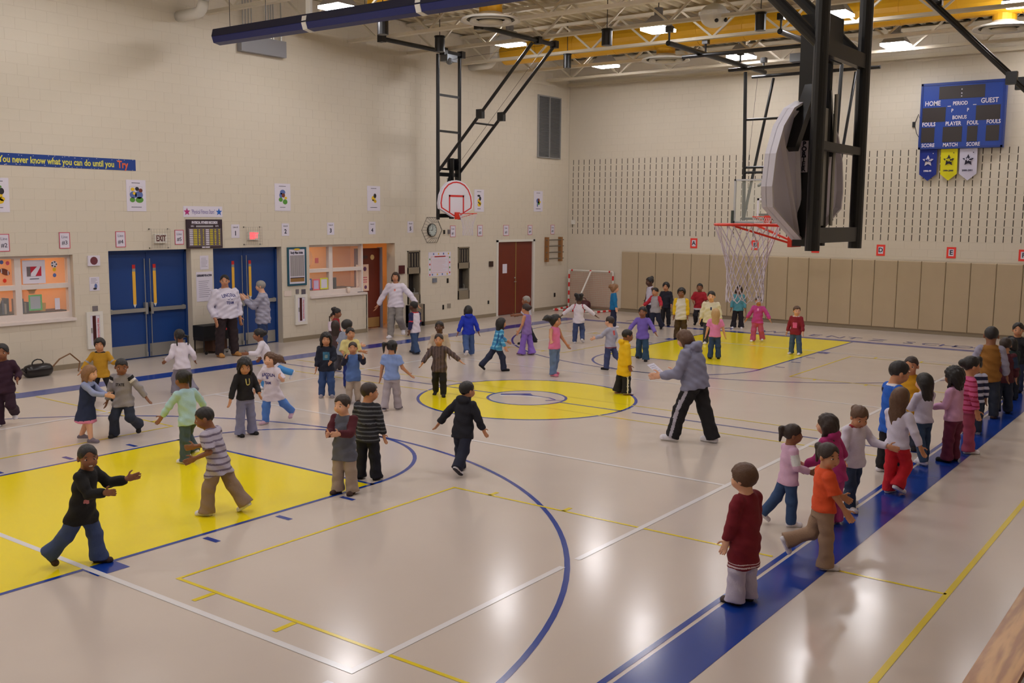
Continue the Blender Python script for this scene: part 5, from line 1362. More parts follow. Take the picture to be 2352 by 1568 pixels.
    G.cap(B, hp_(0, .39, .49), hp_(0, .44, .38), .035 * hh, .055 * hh, .02)
    for sg in (-1, 1):
        G.ell(B, hp_(sg * .37, -.04, .45), A3, (.055 * hh, .09 * hh, .13 * hh), .01)
        G.ell(B, hp_(sg * .17, .27, .32), A3, (.10 * hh, .09 * hh, .10 * hh), .04)
    # hands: palm, four fingers, thumb
    fr = max(.0072 * H, .52 * h)
    for i, sg in ((0, 1), (1, -1)):
        d = HD[i]; ref = np.array((0, 1., 0)) if abs(d[1]) < .75 else np.array((0, 0, 1.))
        lat = ref - d * (ref @ d); lat /= np.linalg.norm(lat); nrm = np.cross(d, lat) * sg
        pc = WRI[i] + d * .034 * H
        G.ell(B, pc, (d, lat, nrm), (.040 * H, .029 * H, max(.013 * H, .9 * h)), .012)
        for k, (o_, L_) in enumerate(((-.022, .042), (-.008, .050), (.007, .053), (.021, .047))):
            b0 = pc + d * .026 * H + lat * o_ * H; sp = lat * (o_ * .5)
            m_ = b0 + (d + sp * 8 * .05 / .05 * .3 + nrm * .12) * (L_ * .55 * H); e_ = m_ + (d * .9 + sp * 2 + nrm * .42) * (L_ * .5 * H)
            G.cap(B, b0, m_, fr, fr, .004); G.cap(B, m_, e_, fr, fr * .85, .003)
        t0 = pc - d * .012 * H + lat * .022 * H; t1 = t0 + (d * .55 + lat * .75 + nrm * .25) * .03 * H; t2 = t1 + (d * .85 + lat * .35 + nrm * .3) * .024 * H
        G.cap(B, t0, t1, fr * 1.1, fr, .006); G.cap(B, t1, t2, fr, fr * .85, .003)
    cover = G.new()
    def sub_mesh(F, name, mats, slotfn=None, parent=root):
        r = G.mesh(F)
        if r is None: return None
        V, Q = r
        sl = None
        if slotfn is not None:
            sl = slotfn(V[Q].mean(1))
        o = link(name, fast_mesh(name, V, Q, mats, sl), parent)
        return o, V, Q
    # ---- trousers, bare legs or dress
    infl = .014 * f * loose
    def leg_cloth(F, end):
        G.tube(F, pel - up * .05 * H, pel + up * .085 * H, [(0, .084 * H * wide + infl * .8, .064 * H * wide + infl), (1, .076 * H * wide + infl * .7, .060 * H * wide + infl * .7)], side, .02)
        for i in (0, 1):
            hp2, kn, an = J[i]; sh = (an - kn) / np.linalg.norm(an - kn)
            G.cap(F, hp2, kn, .053 * H * wide ** .5 + infl * .8, .043 * H + infl * (.6 + .5 * (flare - 1)), .03)
            bot = an + sh * (.018 * H) if end is None else kn + (an - kn) * end
            rb = (.036 * H + infl * .7) * flare
            G.tube(F, kn, bot, [(0, .047 * H + infl * .6, .047 * H + infl * .6), (.45, .043 * H + infl * .6 * flare, .043 * H + infl * .6 * flare), (1, rb, rb * 1.08)], side0, .012)
            G.cap(F, kn, kn, .048 * H + infl * .6, .048 * H + infl * .6, .02)
    if pants is not None:
        Pn = G.new(); leg_cloth(Pn, .35 if short_pants else None); G.folds(Pn, .0036 * f, seed); np.minimum(cover, Pn, out=cover)
        pm = [cloth(pants)]; pslot = None
        st = [q for q in paint if q[0] == 'legstripe']
        if st:
            pm.append(cloth(st[0][1]))
            def pslot(Cn):
                out = np.zeros(len(Cn), int)
                for i, sg in ((0, 1), (1, -1)):
                    for a, b in ((J[i][0], J[i][1]), (J[i][1], J[i][2])):
                        v = b - a; t = np.clip(((Cn - a) @ v) / (v @ v), 0, 1); q = Cn - a - t[:, None] * v
                        lx = q @ side0 * sg; ly = q @ np.cross(v / np.linalg.norm(v), side0)
                        ok = (np.linalg.norm(q, axis=1) < .1 * H) & (lx > .025 * H) & (np.abs(ly) < .014 * H)
                        out[ok] = 1
                return out
        sub_mesh(Pn, 'trousers', pm, pslot)
    if dress is not None:
        D = G.new()
        G.tube(D, pel - up * (.20 * H), pel + up * trunk * .82, [(0, .155 * H, .135 * H), (.45, .112 * H, .094 * H), (.8, .112 * H, .088 * H), (1, .106 * H, .082 * H)], side, .02)
        G.folds(D, .003, seed); np.minimum(cover, D, out=cover)
        zc = pel[2] - .17 * H
        sub_mesh(D, 'dress', [cloth(dress[0]), cloth(dress[1])], lambda Cn: (Cn[:, 2] < zc).astype(int))
    # ---- shirt
    if shirt is not None:
        Sh = G.new(); Sl = G.new()
        i1 = .013 * f * loose
        hl = abs(hem) * H
        bw = .088 * H * wide + i1; bd = .066 * H * wide + i1
        prof = [(0, bw * (1.04 + .10 * (loose - 1)), bd * 1.12), (.3, .080 * H * wide + i1 * 1.3, .064 * H * wide + i1 * 1.5), (.68, .094 * H * wide + i1, .068 * H * wide + i1), (.90, .086 * H * wide ** .7 + i1 * .6, .054 * H + i1 * .8), (1, .056 * H, .046 * H)]
        G.tube(Sh, pel - up * hl, neck + up * .004 * H, prof, side, .025)
        for i, sg in ((0, 1), (1, -1)):
            if sleeve <= 0: continue
            if sleeve >= .99:
                G.cap(Sl, SHO[i], ELB[i], .035 * H + i1 * .7, .030 * H + i1 * .7, .02)
                G.tube(Sl, ELB[i], WRI[i] - HD[i] * .004 * H, [(0, .030 * H + i1 * .7, .030 * H + i1 * .7), (.75, .027 * H + i1 * .7, .027 * H + i1 * .7), (1, .024 * H + i1 * .5, .024 * H + i1 * .5)], side0 if abs(HD[i][0]) < .9 else fwd, .012)
                G.cap(Sl, ELB[i], ELB[i], .030 * H + i1 * .7, .030 * H + i1 * .7, .01)
            else:
                e = SHO[i] + (ELB[i] - SHO[i]) * min(1, sleeve * 1.9)
                G.tube(Sl, SHO[i], e, [(0, .038 * H + i1 * .7, .038 * H + i1 * .7), (1, .039 * H + i1, .039 * H + i1)], fwd, .01)
                G.cap(Sl, SHO[i], SHO[i], .038 * H + i1 * .6, .038 * H + i1 * .6, .02)
        if hood is not None:
            G.ell(Sh, neck - fwd * .055 * H + up * .005 * H, (side, fwd, up), (.085 * H, .045 * H, .045 * H), .02)
            G.tube(Sh, neck - up * .01 * H, neck + up * .035 * H, [(0, .068 * H, .060 * H), (1, .060 * H, .055 * H)], side, .015)
        if pants is not None:
            hp0 = pel - up * hl
            X, Y, Z = G.ax[0][:, None, None], G.ax[1][None, :, None], G.ax[2][None, None, :]
            tt = (X - hp0[0]) * up[0] + (Y - hp0[1]) * up[1] + (Z - hp0[2]) * up[2]
            ex = np.maximum(np.maximum(Pn - .007 * f, -tt), tt - (hl + .10 * H))
            rad = np.sqrt(np.maximum((X - hp0[0]) ** 2 + (Y - hp0[1]) ** 2 + (Z - hp0[2]) ** 2 - tt ** 2, 0)) - .16 * H * wide
            ex = np.maximum(ex, rad).astype(np.float32)
            t = np.clip(.5 + .5 * (Sh - ex) / .02, 0, 1); Sh = Sh + (ex - Sh) * t - .02 * t * (1 - t)
        S0 = Sh.copy()
        t = np.clip(.5 + .5 * (Sh - Sl) / .02, 0, 1); Sh = Sh + (Sl - Sh) * t - .02 * t * (1 - t)
        G.folds(Sh, .0034 * f * min(1.4, loose), seed + 5)
        np.minimum(cover, Sh, out=cover)
        cols = [shirt]; 
        def ci(c):
            if c not in cols: cols.append(c)
            return cols.index(c)
        Lt = trunk + hl
        rules = []
        if sleevec: rules.append(('sleeve', ci(sleevec)))
        for q in paint:
            if q[0] in ('patch', 'band', 'zstripes', 'armband', 'xstripes', 'back', 'seam'): rules.append((*q[:1], ci(q[1]), *q[2:]))
        def slotfn(Cn):
            out = np.zeros(len(Cn), int)
            q = Cn - (pel - up * hl); tt = q @ up / Lt; ls = q @ side / (bw); lf = q @ fwd
            isl = G.sample(Sl, Cn) < G.sample(S0, Cn) - .004
            for r in rules:
                if r[0] == 'sleeve': out[isl] = r[1]
                elif r[0] == 'patch': out[(~isl) & (lf > .012) & (ls > r[2]) & (ls < r[3]) & (tt > r[4]) & (tt < r[5])] = r[1]
                elif r[0] == 'back': out[(~isl) & (lf < -.012) & (ls > r[2]) & (ls < r[3]) & (tt > r[4]) & (tt < r[5])] = r[1]
                elif r[0] == 'band': out[(~isl) & (tt > r[2]) & (tt < r[3])] = r[1]
                elif r[0] == 'zstripes': out[((Cn[:, 2] / (r[2] * H)) % 1) < r[3]] = r[1]
                elif r[0] == 'xstripes': out[(((Cn @ side) / (r[2] * H)) % 1) < r[3]] = r[1]
                elif r[0] == 'armband':
                    for i in (0, 1):
                        v = ELB[i] - SHO[i]; t2 = ((Cn - SHO[i]) @ v) / (v @ v); out[isl & (t2 > r[2]) & (t2 < r[3]) & (np.linalg.norm(Cn - SHO[i], axis=1) < ua)] = r[1]
                elif r[0] == 'seam': out[np.abs(G.sample(Sl, Cn) - G.sample(S0, Cn)) < r[2]] = r[1]
            return out
        so, SV, SQ = sub_mesh(Sh, 'shirt', [cloth(c) for c in cols], slotfn)
        if words:
            bvh = BVHTree.FromPolygons([tuple(v) for v in SV], [tuple(int(i) for i in q) for q in SQ])
            for (body, size, tpos, col, arch, xo) in words:
                me = text_mesh(body, size, 0.0, 'CENTER', .8, .002).copy()
                vv = []
                for v in me.vertices:
                    x, z = -v.co.x + xo, v.co.y + tpos * trunk - arch * (v.co.x / .1) ** 2 * .02
                    o3 = pel + side * x + up * z + fwd * .6
                    hit = bvh.ray_cast(Vector(o3), Vector(-fwd))
                    vv.append(hit[0] + Vector(fwd) * .004 if hit[0] is not None else Vector(o3 - fwd * .5))
                for v, c in zip(me.vertices, vv): v.co = c
                me.materials.clear(); me.materials.append(cloth(col)); link('shirt_print', me, so)
    # ---- shoes
    for i, sg in ((0, 1), (1, -1)):
        Fs = G.new(); hp2, kn, an = J[i]
        f2 = legs[i][2]
        flat = an[2] - ank < .03 * H
        pt_ = 0 if flat else math.radians(min(75, abs(f2) * .9)) * (-1 if f2 < 0 else .5)
        fd = rotz(np.array((0, math.cos(pt_), math.sin(pt_))), -sg * .12); dn = np.array((0, math.sin(pt_), -math.cos(pt_))); dn = dn - fd * (dn @ fd); dn /= np.linalg.norm(dn)
        heel = an - fd * .022 * H + dn * .024 * H; toe = an + fd * .085 * H + dn * .028 * H
        r0 = .030 * H
        G.cap(Fs, heel, toe, r0, .027 * H, .01); G.cap(Fs, an, an + fd * .03 * H + dn * .012 * H, .027 * H, .030 * H, .015)
        G.cap(Fs, toe, toe + np.cross(fd, dn) * (-sg) * .012 * H, .026 * H, .024 * H, .01)
        sole_c = (an + dn * (ank - .001 * H)) @ dn
        G.plane(Fs, -dn, -sole_c)
        np.minimum(cover, Fs, out=cover)
        sub_mesh(Fs, 'shoe', [cloth(shoes[0]), cloth(shoes[1])], lambda Cn: ((Cn @ dn) > sole_c - .013 * H).astype(int))
    # ---- hair
    Hr = G.new(); style, hc = hair
    n_ = (-.524, .851)
    nv = hf * n_[0] + hu * n_[1]; cv = float(nv @ hp_(0, .38, .76))
    th = max({'short': .035, 'bowl': .085, 'curly': .11, 'crop': .016}.get(style, .045), .22 * h / hh)
    G.ell(Hr, hp_(0, -.05, .63), A3, ((.365 + th) * hh, (.44 + th) * hh, (.40 + th) * hh), 0)
    if style in ('long', 'longback', 'bob', 'flow', 'bowl', 'curly', 'grey'):
        nv = hf * (-.72) + hu * .694; cv = float(nv @ hp_(0, .36, .74))
        if style in ('bob', 'long', 'longback', 'flow', 'curly'):
            G.ell(Hr, hp_(0, -.20, .42), A3, (.44 * hh, .36 * hh, .46 * hh), .04)
    X, Y, Z = G.ax[0][:, None, None], G.ax[1][None, :, None], G.ax[2][None, None, :]
    sx_ = (X - float(chin[0])) * float(hs[0]) + (Y - float(chin[1])) * float(hs[1]) + (Z - float(chin[2])) * float(hs[2])
    jit = .05 * hh * np.sin(sx_ * 75 / hh * .2 + seed) - .10 * hh * np.clip(np.abs(sx_) / (.36 * hh), 0, 1.2) ** 2
    np.maximum(Hr, cv + jit.astype(np.float32) - (X * float(nv[0]) + Y * float(nv[1]) + Z * float(nv[2])), out=Hr)
    dnv = np.array((0, 0, -1.)) * .75 - hf * .12
    if style in ('long', 'longback', 'curly'):
        L_ = {'long': .95, 'longback': 1.35, 'curly': .7}[style] * hh
        p0 = hp_(0, -.30, .45); p1 = p0 + (np.array((0, 0, -1.)) - fwd * .10) * L_
        G.tube(Hr, p0, p1, [(0, .40 * hh, .22 * hh), (.5, .42 * hh, .19 * hh), (1, .26 * hh, .10 * hh)], hs, .03)
        if style != 'longback':
            for sg in (-1, 1): G.cap(Hr, hp_(sg * .36, -.05, .45), hp_(sg * .40, .02, -.05), .12 * hh, .09 * hh, .03)
    if style == 'bob':
        for sg in (-1, 1): G.cap(Hr, hp_(sg * .36, -.02, .5), hp_(sg * .38, .06, .08), .11 * hh, .08 * hh, .03)
        G.cap(Hr, hp_(-.2, -.34, .35), hp_(.2, -.34, .1), .2 * hh, .18 * hh, .04)
    if style in ('tail', 'tails', 'braids'):
        for sx in ((0,) if style == 'tail' else (-.34, .34)):
            q0 = hp_(sx, -.40, .80 if style != 'braids' else .5); q1 = q0 - hf * .20 * hh + hs * sx * .3 * hh; q2 = q1 + np.array((0, 0, -.65 * hh)) - hf * .05 * hh
            r_ = .13 if style != 'braids' else .07
            G.cap(Hr, q0, q1, .10 * hh, r_ * hh, .02); G.cap(Hr, q1, q2, r_ * hh * 1.1, .06 * hh, .02)
    if style in ('puffs', 'puff2'):
        for sx in ((-.30, .30) if style == 'puffs' else (.1,)): G.ell(Hr, hp_(sx, -.34, .95), A3, (.22 * hh, .22 * hh, .22 * hh), .02)
    if style == 'bun': G.ell(Hr, hp_(0, -.52, .66), A3, (.22 * hh, .20 * hh, .22 * hh), .02)
    if flow is not None:
        a0 = hp_(flow[0] * .2, -.30, .60); a1 = hp_(*flow); mid = (a0 + a1) / 2 + hu * .12 * hh
        G.cap(Hr, a0, mid, .26 * hh, .24 * hh, .05); G.cap(Hr, mid, a1, .24 * hh, .06 * hh, .04)
    am = {'curly': .007, 'long': .004, 'flow': .006, 'puffs': .006}.get(style, .002) * f
    X, Y, Z = G.ax[0][:, None, None], G.ax[1][None, :, None], G.ax[2][None, None, :]
    Hr += am * (np.sin(110 * X + 40 * Z + seed) * np.sin(95 * Y - 30 * Z)).astype(np.float32)
    sub_mesh(Hr, 'hair', [hairm(hc)])
    np.minimum(cover, Hr + .004, out=cover)
    # ---- skin surface, hidden parts dropped
    V, Q = G.mesh(B)
    body = link('body', fast_mesh('body', V, Q, [skinm(skin)]), root)
    # ---- face
    e = MB(); m_ = MB(); vx = lambda a: Vector(tuple(a))
    axs = (vx(hs), vx(hf), vx(hu))
    for sg in (-1, 1):
        e.ball(vx(hp_(sg * .150, .338, .475)), .070 * hh, 10, 6, 0, (1, .50, .55), axs)
        e.ball(vx(hp_(sg * .145, .370, .473)), .042 * hh, 8, 5, 1, (1, .40, 1.0), axs)
        m_.ball(vx(hp_(sg * .155, .345, .60)), .085 * hh, 8, 4, 1, (1, .4, .2), axs)
    for k_, (mx, mz) in enumerate(((-.10, .215), (-.05, .197), (0, .190), (.05, .197), (.10, .215))):
        m_.ball(vx(hp_(mx, .385 - abs(mx) * .45, mz)), .045 * hh, 8, 4, 0, (1.1, .5, .62), axs)
    if smile: m_.ball(vx(hp_(0, .395, .215)), .085 * hh, 10, 5, 2, (1, .35, .34), axs)
    e.build('eyes', [mat('eye_white', S(225, 220, 215), .3), mat('iris_dark', S(36, 22, 18), .2)], root, loc=None, smooth=True, fix=False).parent = root
    m_.build('brows_and_mouth', [mat('lips_' + skin, tuple(c * k for c, k in zip(SKIN[skin], (.80, .50, .50))), .5), hairm(hc), mat('teeth', S(232, 228, 220), .3)], root, smooth=True, fix=False)
    for o in root.children:
        if o.name.startswith(('eyes', 'brows')): o.data.transform(Matrix.Translation(wloc(root)))
    return dict(root=root, wr=WRI, hd=HD, pel=pel, neck=neck, side=side, fwd=fwd, up=up, J=J, H=H)
# ------------------------------------------------------------------ the people
WHT = ((226, 222, 230), (232, 230, 236)); BLK = ((30, 26, 28), (24, 22, 24)); GRY = ((150, 142, 150), (200, 196, 200)); BRN = ((70, 48, 40), (40, 30, 28))
JEAN, DJEAN, LJEAN = (64, 84, 122), (36, 46, 78), (128, 134, 166)
run_arms = ((-25, 14, 70, 0), (35, 12, 100, -8))
down = ((3, 13, 12, 8), (3, 13, 12, 8))
person('smiling boy in a black shirt and jeans pushing both hands out', (-8.98, -1.63), -122, 1.09, legs=((-26, 6, -44), (14, 6, 6)), arms=((38, 12, 98, 4), (44, 16, 104, 20)), lean=10, head=(-44, 2), skin='brown', hair=('crop', 'black'), shirt=(18, 16, 18), hem=-.10, loose=1.5, pants=(58, 74, 116), flare=1.45, shoes=((66, 46, 34), (36, 30, 28)), paint=(('patch', (196, 120, 120), .5, .8, .42, .5),), smile=True)
person('child in a dark plum tracksuit running at the left edge of the photo', (-6.44, 4.53), 172, 1.18, legs=((4, 4, -4), (16, 5, -62)), arms=((-30, 18, 60, 5), (-25, 22, 70, 0)), skin='brown', hair=('bun', 'black'), shirt=(52, 22, 44), pants=(46, 20, 40), loose=1.4, flare=1.3, shoes=WHT)
person('girl in a navy jumper dress with pale blue sleeves and bare legs', (-6.32, 2.69), -115, 1.04, legs=((14, 4, 6), (-8, 4, -26)), arms=((45, -4, 78, -22), (42, 0, 75, -20)), lean=6, head=(-10, 8), skin='light', hair=('long', 'ltbrown'), loose=.7, shirt=(150, 160, 200), pants=None, dress=((34, 44, 76), (220, 130, 160)), shoes=((120, 110, 122), (170, 160, 168)), hem=.0)
person('boy in a mustard yellow shirt and black trousers with legs astride', (-4.66, 5.0), 172, 1.06, legs=((-4, 17, -6), (10, 22, 2)), arms=((18, 34, 40, 26), (22, 34, 96, 40)), skin='tan', hair=('bowl', 'black'), shirt=(188, 140, 30), pants=(26, 24, 30), flare=1.25, shoes=BLK, paint=(('band', (40, 36, 30), .955, 1.1), ('armband', (150, 150, 160), .8, 1.0)))
person('boy in a grey STATE sweatshirt with striped shoulders and dark jeans', (-5.79, 2.58), 158, 1.13, legs=((30, 9, -12), (24, 14, -58)), arms=((-8, 20, 2, 16), (-12, 36, -10, 30)), lean=6, head=(24, 10), skin='brown', hair=('crop', 'black'), shirt=(150, 144, 148), pants=(40, 46, 64), loose=1.3, flare=1.35, shoes=BLK, paint=(('armband', (24, 22, 26), -.1, .16), ('armband', (226, 222, 226), .16, .34)), words=(('STATE', .052, .66, (40, 34, 44), 0, 0),))
person('girl in a white top and grey trousers running away past the cart', (-3.45, 4.56), 22, 1.13, legs=((-18, 5, -46), (26, 6, -6)), arms=((-28, 24, 40, 22), (-10, 22, 60, 10)), lean=8, skin='brown', hair=('braids', 'black'), shirt=(222, 214, 228), pants=(132, 126, 142), flare=1.5, loose=1.2, shoes=WHT)
person('heavy man in a white printed sweatshirt and dark trousers by the blue doors', (-.06, 7.82), -150, 1.79, legs=((2, 6, 0), (2, 7, -1)), arms=((-6, 20, 22, -8), (-6, 20, 22, -8)), head=(-34, 0), adult=True, wide=1.42, skin='tan', hair=('crop', 'black'), shirt=(216, 210, 226), pants=(44, 30, 34), loose=1.3, shoes=((176, 124, 66), (150, 104, 60)), words=(('LINCOLN', .095, .74, (44, 44, 120), .45, 0), ('~*~', .09, .58, (60, 60, 120), 0, 0), ('TEAM', .085, .44, (44, 50, 120), 0, 0)), group='adults in the gym')
person('grey haired woman in a pale grey jacket raising both hands', (.78, 7.66), 80, 1.62, legs=((3, 3, 0), (1, 4, -3)), arms=((32, 4, 128, -4), (36, 2, 132, -6)), head=(4, 0), adult=True, wide=1.12, skin='light', hair=('grey', 'grey'), shirt=(166, 164, 182), hem=-.11, pants=(44, 62, 104), loose=1.4, shoes=WHT, group='adults in the gym', paint=(('zstripes', (150, 148, 166), .05, .3),))
person('girl in a long white shirt and blue leggings sprinting to the left', (-1.96, 3.96), 92, 1.10, legs=((-46, 5, -70), (26, 4, -4)), arms=((-30, 14, 40, 5), (30, 10, 90, 0)), lean=22, skin='brown', hair=('bun', 'black'), shirt=(222, 216, 230), hem=-.14, pants=(70, 140, 206), shoes=WHT, loose=1.2)
person('girl in a pale mint top with arms swinging, running away', (-6.17, .64), 38, 1.14, legs=((34, 3, -36), (-2, 3, 0)), arms=((16, 46, 24, 40), (26, 26, 34, 14)), lean=8, skin='brown', hair=('tail', 'black'), shirt=(172, 206, 214), pants=(66, 84, 96), flare=1.3, shoes=WHT)
person('boy in a grey striped T-shirt and wide khaki trousers running left', (-7.24, -1.44), 62, 1.13, legs=((-24, 6, -34), (18, 6, 4)), arms=((30, 8, 80, -10), (-20, 14, 66, 10)), lean=13, head=(26, 12), skin='brown', hair=('crop', 'black'), shirt=(176, 168, 186), sleeve=.45, hem=-.09, pants=(146, 122, 104), loose=1.5, flare=1.4, shoes=WHT, paint=(('zstripes', (112, 100, 122), .052, .30),))
person('girl in a black top with a yellow necklace print and faded jeans', (-4.76, 1.34), -152, 1.09, legs=((3, 7, 1), (0, 7, -2)), arms=((6, 26, 12, 22), (16, 16, 60, -14)), head=(-22, 16), skin='tan', hair=('curly', 'black'), shirt=(24, 20, 24), hem=.0, pants=(126, 126, 156), flare=1.55, shoes=BLK, words=(('U', .13, .66, (206, 190, 110), 0, 0),))
person('girl in a white printed T-shirt and blue leggings with brown hair flying', (-3.92, 1.65), 142, 1.06, legs=((14, 4, 2), (-34, 12, -46)), arms=((14, 20, 34, 6), (-6, 34, 116, 20)), lean=4, head=(14, -4), skin='light', hair=('flow', 'brown'), flow=(-.95, -.6, .25), shirt=(224, 214, 228), sleeve=.5, hem=-.13, pants=(84, 130, 208), flare=.95, loose=1.35, shoes=((206, 170, 190), (226, 214, 222)), words=(('LINCOLN', .06, .72, (70, 70, 140), .8, 0), ('*', .12, .54, (80, 80, 150), 0, 0), ('TEAM', .055, .38, (60, 60, 130), 0, 0)))
person('small girl in white sitting on the floor against the wall', (3.45, 8.28), -155, 1.02, legs=((112, 8, -16), (108, 8, -20)), arms=((24, 10, 50, 0), (24, 10, 50, 0)), sit=True, head=(-20, 0), skin='tan', hair=('braids', 'dkbrown'), shirt=(224, 206, 218), pants=(120, 100, 110), shoes=WHT)
person('girl in a red top with hair puffs among the children by the counter', (1.24, 5.86), -105, 1.06, arms=down, skin='brown', hair=('puffs', 'black'), shirt=(150, 24, 36), pants=(44, 32, 34), shoes=BLK)
person('girl with long dark hair seen from behind below the red top', (.06, 4.64), 4, .98, arms=down, skin='brown', hair=('longback', 'dkbrown'), shirt=(74, 54, 56), pants=(60, 50, 54), shoes=BLK)
person('boy in a grey T-shirt and dark grey trousers hurrying right', (-.70, 3.75), -62, 1.12, legs=((16, 5, 4), (-20, 5, -32)), arms=((20, 10, 80, 0), (-20, 16, 50, 5)), lean=14, skin='light', hair=('bowl', 'black'), shirt=(140, 146, 166), sleeve=.5, pants=(72, 70, 80), loose=1.2, shoes=BRN)
person('boy in a navy sweatshirt with a blue graphic and jeans facing the viewer', (-2.07, 2.62), 178, 1.08, legs=((3, 5, 1), (8, 4, 0)), arms=((2, 12, 14, 8), (20, 12, 70, -26)), skin='tan', hair=('curly', 'black'), shirt=(24, 28, 46), pants=(50, 76, 126), loose=1.3, shoes=GRY, paint=(('patch', (56, 110, 140), -.5, .45, .45, .78), ('patch', (130, 150, 150), -.2, .2, .52, .66)))
person('boy in a pale yellow polo shirt and blue trousers', (-1.16, 2.99), -165, 1.07, arms=((16, 16, 88, 10), (10, 18, 90, 14)), skin='tan', hair=('short', 'black'), shirt=(220, 206, 140), sleeve=.55, pants=(24, 44, 120), loose=1.3, shoes=BLK)
person('boy in a light blue vest with navy sleeves clapping', (-2.15, 1.91), 178, 1.0, arms=((52, 18, 142, -18), (56, 26, 132, 0)), skin='tan', hair=('crop', 'dkbrown'), shirt=(86, 116, 176), sleevec=(24, 26, 50), hem=-.10, pants=(176, 160, 146), loose=1.3, shoes=BRN)
person('girl in a light blue T-shirt and pale grey trousers with pigtails', (-2.22, 1.01), -18, 1.10, legs=((8, 4, 6), (-12, 4, -20)), arms=((4, 22, 40, 30), (2, 16, 10, 12)), skin='tan', hair=('tails', 'black'), shirt=(134, 158, 214), sleeve=.35, hem=.02, pants=(166, 156, 164), flare=1.35, shoes=((60, 54, 70), (226, 222, 230)))
person('boy in a grey shirt with maroon sleeves clapping, khaki trousers', (-5.96, -1.83), 152, 1.10, legs=((3, 4, 0), (2, 5, -2)), arms=((34, 4, 96, -22), (36, 4, 98, -24)), head=(-10, 2), skin='light', hair=('short', 'dkbrown'), shirt=(94, 96, 110), sleevec=(84, 26, 38), hem=-.12, pants=(164, 146, 132), loose=1.5, flare=1.35, shoes=BRN)
person('boy in a dark sweater with grey stripes and black trousers', (-5.38, -1.61), -22, 1.13, legs=((2, 6, 0), (3, 6, -1)), arms=((2, 14, 14, 8), (2, 12, 14, 8)), head=(-52, 0), skin='tan', hair=('short', 'dkbrown'), shirt=(34, 34, 42), hem=-.06, pants=(22, 22, 36), loose=1.3, flare=1.3, shoes=BLK, paint=(('zstripes', (98, 100, 108), .042, .34),))
person('woman in a white sweatshirt and grey sweatpants with arms spread', (4.68, 7.33), 165, 1.67, legs=((10, 3, 4), (16, 4, -52)), arms=((2, 32, 8, 28), (4, 44, 12, 38)), head=(4, -6), adult=True, skin='tan', hair=('bob', 'dkbrown'), shirt=(226, 218, 232), pants=(144, 138, 134), loose=1.3, shoes=WHT, paint=(('patch', (226, 140, 130), -.14, .12, .68, .78),), group='adults in the gym')
person('boy in a white shirt with navy and red sleeves walking away', (2.81, 5.03), 48, 1.17, legs=((16, 4, 10), (-14, 4, -22)), arms=((4, 14, 20, 8), (-10, 14, 6, 8)), skin='dark', hair=('crop', 'black'), shirt=(224, 214, 228), sleevec=(34, 34, 80), pants=(52, 74, 112), loose=1.4, flare=1.2, shoes=((40, 44, 60), (60, 60, 70)), paint=(('band', (180, 30, 44), .95, 1.1), ('armband', (190, 34, 44), .8, 1.0)))
person('boy in a tan jacket over a red collar behind the checked shirt', (.36, 2.23), 172, 1.12, legs=((-6, 6, -12), (8, 5, 2)), arms=((6, 18, 60, 6), (4, 14, 20, 8)), skin='dark', hair=('crop', 'black'), shirt=(190, 172, 156), pants=(178, 164, 146), paint=(('patch', (170, 24, 40), -.25, .25, .62, 1.05),), shoes=((150, 30, 40), (220, 210, 214)))
person('boy in a brown checked shirt and black trousers with arms out', (-.76, 1.27), 172, 1.07, legs=((-12, 4, -30), (6, 4, 2)), arms=((24, 34, 44, 22), (14, 54, 20, 50)), skin='tan', hair=('crop', 'dkbrown'), shirt=(96, 78, 76), pants=(26, 22, 26), hem=-.07, shoes=BLK, loose=1.2, paint=(('xstripes', (70, 56, 58), .05, .4),))
person('girl in a bright blue hooded jacket and jeans running away', (3.25, 3.87), 12, 1.09, legs=((4, 4, 0), (-28, 6, -44)), arms=((-8, 22, 6, 18), (-10, 24, 2, 18)), skin='brown', hair=('bob', 'black'), shirt=(24, 50, 180), hem=-.04, loose=1.7, pants=(64, 88, 136), flare=1.2, shoes=WHT, hood=1)
person('girl in a cyan patterned jacket with long black hair striding right', (1.93, 2.21), -68, 1.08, legs=((26, 4, 6), (-32, 5, -44)), arms=((-10, 18, 20, 24), (30, 10, 60, 0)), lean=12, skin='tan', hair=('long', 'black'), shirt=(60, 140, 190), pants=(34, 40, 66), flare=1.2, shoes=BLK, paint=(('zstripes', (120, 190, 220), .075, .35), ('xstripes', (36, 90, 150), .08, .22)))
person('boy in a white T-shirt and black trousers behind the lilac girl', (5.77, 4.08), 84, 1.16, legs=((-16, 4, -30), (16, 4, 4)), arms=((20, 10, 80, 4), (36, 8, 84, 0)), skin='brown', hair=('crop', 'grey'), shirt=(190, 190, 206), sleeve=.5, pants=(30, 30, 42), shoes=BLK, loose=1.3)
person('girl in a lilac sleeveless top and flared purple trousers', (4.22, 3.03), 58, 1.13, legs=((-10, 5, -10), (10, 5, 6)), arms=((4, 14, 24, 8), (6, 14, 30, 4)), skin='tan', hair=('bun', 'dkbrown'), shirt=(140, 112, 178), sleeve=0, pants=(134, 100, 190), flare=1.8, shoes=((110, 60, 80), (200, 180, 190)))
person('girl in a pink tank top and light jeans with hair streaming left', (2.24, .99), -125, 1.18, legs=((6, 4, 2), (-4, 4, -16)), arms=((30, 40, 60, 46), (10, 24, 30, 20)), skin='tan', hair=('flow', 'black'), flow=(1.15, -.6, .62), shirt=(226, 120, 168), sleeve=0, hem=.02, pants=(100, 122, 160), flare=1.3, shoes=((210, 110, 140), (220, 160, 180)))
